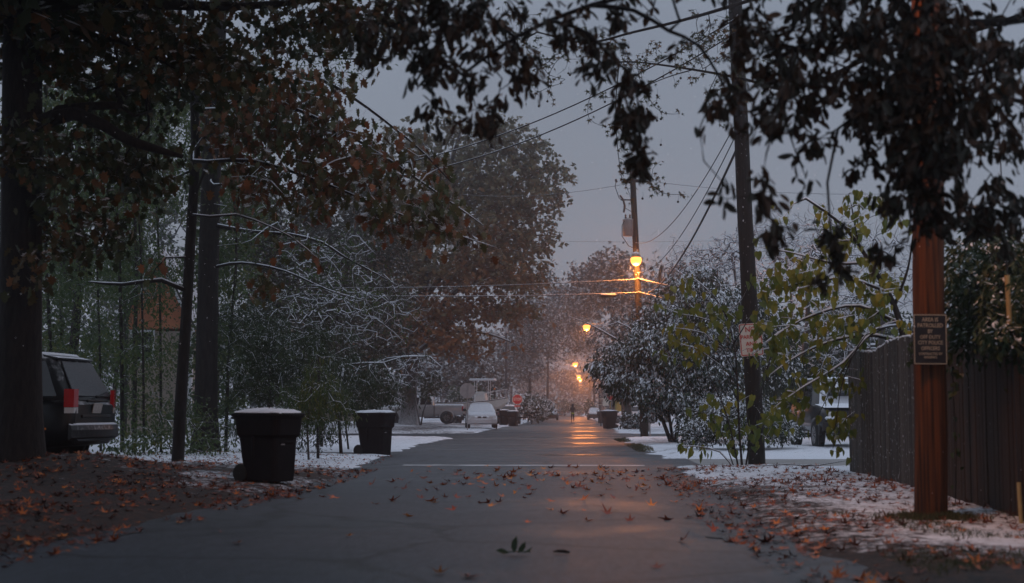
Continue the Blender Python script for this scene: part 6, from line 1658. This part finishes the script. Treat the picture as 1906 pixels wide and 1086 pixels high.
# ------------------------------------------------------------------ fence on the right
def fence_run(label, A, B, mat, htf, wdt=.14):
    A = np.array([A[0], A[1], 0.0]); B = np.array([B[0], B[1], 0.0])
    ln = np.linalg.norm(B - A); n = int(ln / (wdt + .004)); ang = math.atan2(B[1] - A[1], B[0] - A[0])
    t = thing('board_fence', label, 'fence', (A[0], A[1], place_z(A[0], A[1])))
    bb = Buf(); sb = Buf()
    for k in range(n):
        u = (k + .5) / n; q = A + (B - A) * u; zg = place_z(q[0], q[1]) - .03 - place_z(A[0], A[1])
        h = htf(u) + rng.normal(0, .008)
        c = q - A; c[2] = zg + h / 2
        rot = Matrix.Rotation(ang + rng.normal(0, .02), 3, 'Z') @ Matrix.Rotation(rng.normal(0, .006), 3, 'Y')
        bb.box(c + np.array([math.sin(ang), -math.cos(ang), 0]) * rng.normal(0, .004), (wdt - .006, .02, h), rot=rot, bev=.004, att=rng.random())
        c2 = c.copy(); c2[2] = zg + h + .008
        sb.box(c2, (wdt - .02, .034, .03), rot=Matrix.Rotation(ang, 3, 'Z'), bev=.012)
    bb.build('boards', M[mat], t)
    sb.build('snow_cover', M['snow'], t)
    nrm = np.array([-math.sin(ang), math.cos(ang), 0]) * -1
    rb_ = Buf()
    for hz in (.35, 1.1, 1.75):
        rb_.box((B - A) / 2 - nrm * .05 + [0, 0, hz], (ln, .04, .09), rz=ang)
    rb_.build('rail', M[mat], t)
    for k in range(int(ln / 2.4) + 1):
        u = k * 2.4 / ln; q = (A + (B - A) * u) - A - nrm * .11
        pb = Buf(); pb.box(q + [0, 0, 1.0], (.09, .09, 2.1), rz=ang); pb.build('fence_post', M[mat], t)
    return t
FA = at(1587, 880, 24.4); FM = at(1720, 905, 18.2); FB_ = at(2139, 980, 10.5)
fence_run('weathered grey board fence with snow along its top, left of the reddish pole', FA[:2], FM[:2], 'fence', lambda u: 2.07 - .13 * sstep(0, .37, u) + .07 * sstep(.38, .62, u) - .03 * sstep(.7, 1, u))
fence_run('brown board fence right of the reddish pole', FM[:2], FB_[:2], 'fence_brown', lambda u: 1.95)
# return panel of the fence end along the driveway
fence_run('grey board fence return running back beside the driveway', (FA[0] + .05, FA[1] + .02), (FA[0] + 5.0, FA[1] + .6), 'fence', lambda u: 2.13)

# ------------------------------------------------------------------ houses
hp = at(288, 790, 52)
h = thing('house', 'house with a terracotta gable and white rake board behind the left woods', 'house', (hp[0], 52, 0))
K = 52 / F_PX
def hx(px, py): return ((px - 288) * K, at(px, py, 52)[2])
ax, az = hx(290, 470); lx, lz = hx(226, 585); rx_, rz_ = hx(352, 600); _, mz = hx(288, 612)
b = Buf(); b.add([[lx, -.02, mz], [rx_, -.02, mz], [rx_, -.02, rz_], [ax, -.02, az], [lx, -.02, lz], [lx, 4, mz], [rx_, 4, mz], [rx_, 4, rz_], [ax, 4, az], [lx, 4, lz]], [[0, 1, 2, 3, 4], [5, 9, 8, 7, 6], [0, 4, 9, 5], [1, 6, 7, 2]])
b.build('gable_wall', M['terracotta'], h)
b = Buf(); b.box(((lx + rx_) / 2, 2, mz / 2 - .05), (rx_ - lx + .02, 4.05, mz - .1)); b.build('lower_wall', M['beige'], h)
b = Buf()
def slab(x0, z0, x1, z1, th, y0, y1): b.loft([[[x0, y, z0], [x1, y, z1], [x1, y, z1 + th], [x0, y, z0 + th]] for y in (y0, y1)])
slab(ax, az, rx_ + .25, rz_ - .30, .16, -.30, 4.3); slab(lx - .25, lz - .36, ax, az, .16, -.30, 4.3); b.build('roof', M['roof'], h)
b = Buf(); slab(ax, az - .22, rx_ + .25, rz_ - .52, .2, -.34, -.30); slab(lx - .25, lz - .58, ax, az - .22, .2, -.34, -.30); b.build('rake_board', M['white_trim'], h)
wx_, wz_ = hx(262, 645)
b = Buf(); b.box((wx_, -.05, wz_), (.9, .08, 1.2)); wn = b.build('window', M['white_trim'], h)
b = Buf()
for dx in (-.2, .2):
    for dz in (-.27, .27): b.box((wx_ + dx, -.095, wz_ + dz), (.32, .02, .45))
b.build('pane', M['glass'], wn)
b = Buf(); b.box((rx_ + .05, -.08, mz / 2), (.14, .14, mz)); b.build('corner_board', M['white_trim'], h)

hp = at(630, 790, 112)
h = thing('house', 'low beige house far behind the second bin', 'house', (hp[0], 112, .1))
b = Buf(); b.box((0, 3, 1.4), (7.5, 6, 2.8)); b.build('wall', M['beige'], h)
b = Buf(); b.loft([[[-4.2, y, z], [4.2, y, z], [4.2, y, z + .12], [-4.2, y, z + .12]] for y, z in ((-.5, 2.65), (3, 4.3))]); b.loft([[[-4.2, y, z], [4.2, y, z], [4.2, y, z + .12], [-4.2, y, z + .12]] for y, z in ((3.005, 4.3), (6.5, 2.65))]); b.build('roof', M['roof'], h)
for x in (-2, 1.8):
    b = Buf(); b.box((x, -.03, 1.5), (1.2, .08, 1.1)); wn = b.build('window', M['white_trim'], h)
    b = Buf(); b.box((x, -.08, 1.5), (1.05, .02, .95)); b.build('pane', M['glass'], wn)

M['olive_door'] = mk('olive_door', (.30, .22, .03), .7)  # yellow wall tone with its shade put into the colour
yp = at(1148, 790, 150)
h = thing('yellow_shed', 'mustard yellow shed with a snowy roof seen past the right bin', 'shed', (yp[0] + .15, 150, .1))
b = Buf(); b.box((0, 1.5, 1.15), (1.5, 3, 2.3)); b.build('wall', M['yellow_wall'], h)
b = Buf(); b.box((.0, 1.4, 2.38), (1.8, 3.5, .14), rot=Matrix.Rotation(R(6), 3, 'Y')); b.build('roof', M['roof'], h)
b = Buf(); b.box((-.42, -.02, 1.0), (.5, .05, 1.9)); b.build('door', M['olive_door'], h)  # olive panel stands in for shade on the wall's left half

# ------------------------------------------------------------------ the walking person
pp = on_ground(1066, 787)
P0 = np.array([pp[0], pp[1], 0.0])
pr_ = thing('person', 'person walking away in a dark hooded jacket and yellow green shorts', 'person', P0, R(8))
def skin_fig(name, verts, edges, rad, mat, parent, sub=2, root=0):
    me = bpy.data.meshes.new(name); me.from_pydata([tuple(v) for v in verts], edges, []); me.materials.append(mat)
    o = bpy.data.objects.new(name, me); COL.objects.link(o)
    o.parent = parent
    sm = o.modifiers.new('skin', 'SKIN'); sm.use_smooth_shade = True
    lay = me.skin_vertices[0] if me.skin_vertices else None
    if lay is None:
        bm = __import__('bmesh').new(); bm.from_mesh(me); bm.verts.layers.skin.verify(); bm.to_mesh(me); bm.free(); lay = me.skin_vertices[0]
    for k, r in enumerate(rad): lay.data[k].radius = r if isinstance(r, tuple) else (r, r); lay.data[k].use_root = (k == root)
    if sub:
        ss = o.modifiers.new('smooth', 'SUBSURF'); ss.levels = sub; ss.render_levels = sub
    return o
V, E, Rd = [], [], []
def nd(p, r, par=None):
    V.append(p); Rd.append(r)
    if par is not None: E.append((par, len(V) - 1))
    return len(V) - 1
pel = nd((0, 0, .92), (.15, .11)); wa = nd((0, .01, 1.06), (.135, .10), pel); chs = nd((0, .02, 1.28), (.165, .115), wa); nk = nd((0, .03, 1.45), .055, chs); hd0 = nd((0, .04, 1.54), .085, nk); hd1 = nd((0, .04, 1.62), .098, hd0); hd2 = nd((0, .03, 1.69), .06, hd1)
hands = []
for sx in (1, -1):
    hip = nd((sx * .09, 0, .86), .095, pel)
    if sx < 0:
        kn = nd((sx * .10, .02, .48), .062, hip); an = nd((sx * .10, -.02, .09), .042, kn); nd((sx * .105, .02, .045), .04, an); nd((sx * .11, .14, .03), .03, len(V) - 1)
    else:
        kn = nd((sx * .10, .16, .52), .062, hip); an = nd((sx * .10, -.05, .22), .042, kn); nd((sx * .105, -.06, .165), .038, an); nd((sx * .11, .05, .13), .03, len(V) - 1)
    sh = nd((sx * .17, .02, 1.37), .065, chs); el = nd((sx * .245, -.02 - .03 * sx, 1.11), .05, sh); wr_ = nd((sx * .20, .14, 1.02), .034, el); pm = nd((sx * .19, .20, 1.03), (.032, .018), wr_)
    for k, ln in enumerate((.075, .085, .08, .065)):
        f1 = nd((sx * .19 + (k - 1.5) * .018, .20 + ln * .6, 1.025), .009, pm); nd((sx * .19 + (k - 1.5) * .018, .20 + ln * .85, 1.0), .008, f1)
    nd((sx * (.19 - .035), .22, 1.045), .010, pm)
bo = skin_fig('body', V, E, Rd, M['cloth_black'], pr_)
b = Buf(); b.loft([[[ .17 * math.cos(a), .02 + .125 * math.sin(a), z] for a in np.linspace(0, 2 * math.pi, 14, endpoint=False)] for z in (.80, .86, .93)], smooth=True)
b.build('shorts', M['cloth_hivis'], pr_)
b = Buf(); b.loft([[[r * math.cos(a), .03 + r * math.sin(a), z] for a in np.linspace(0, 2 * math.pi, 12, endpoint=False)] for r, z in ((.085, 1.46), (.118, 1.56), (.125, 1.64), (.095, 1.72), (.03, 1.75))], smooth=True)
b.build('hood', M['cloth_black'], pr_)
b = Buf()
b.lathe([(.075, -.03), (.07, 0), (.03, .02)], (0, .115, 1.62), axis='Y', sides=12); b.build('face', M['skin'], pr_)
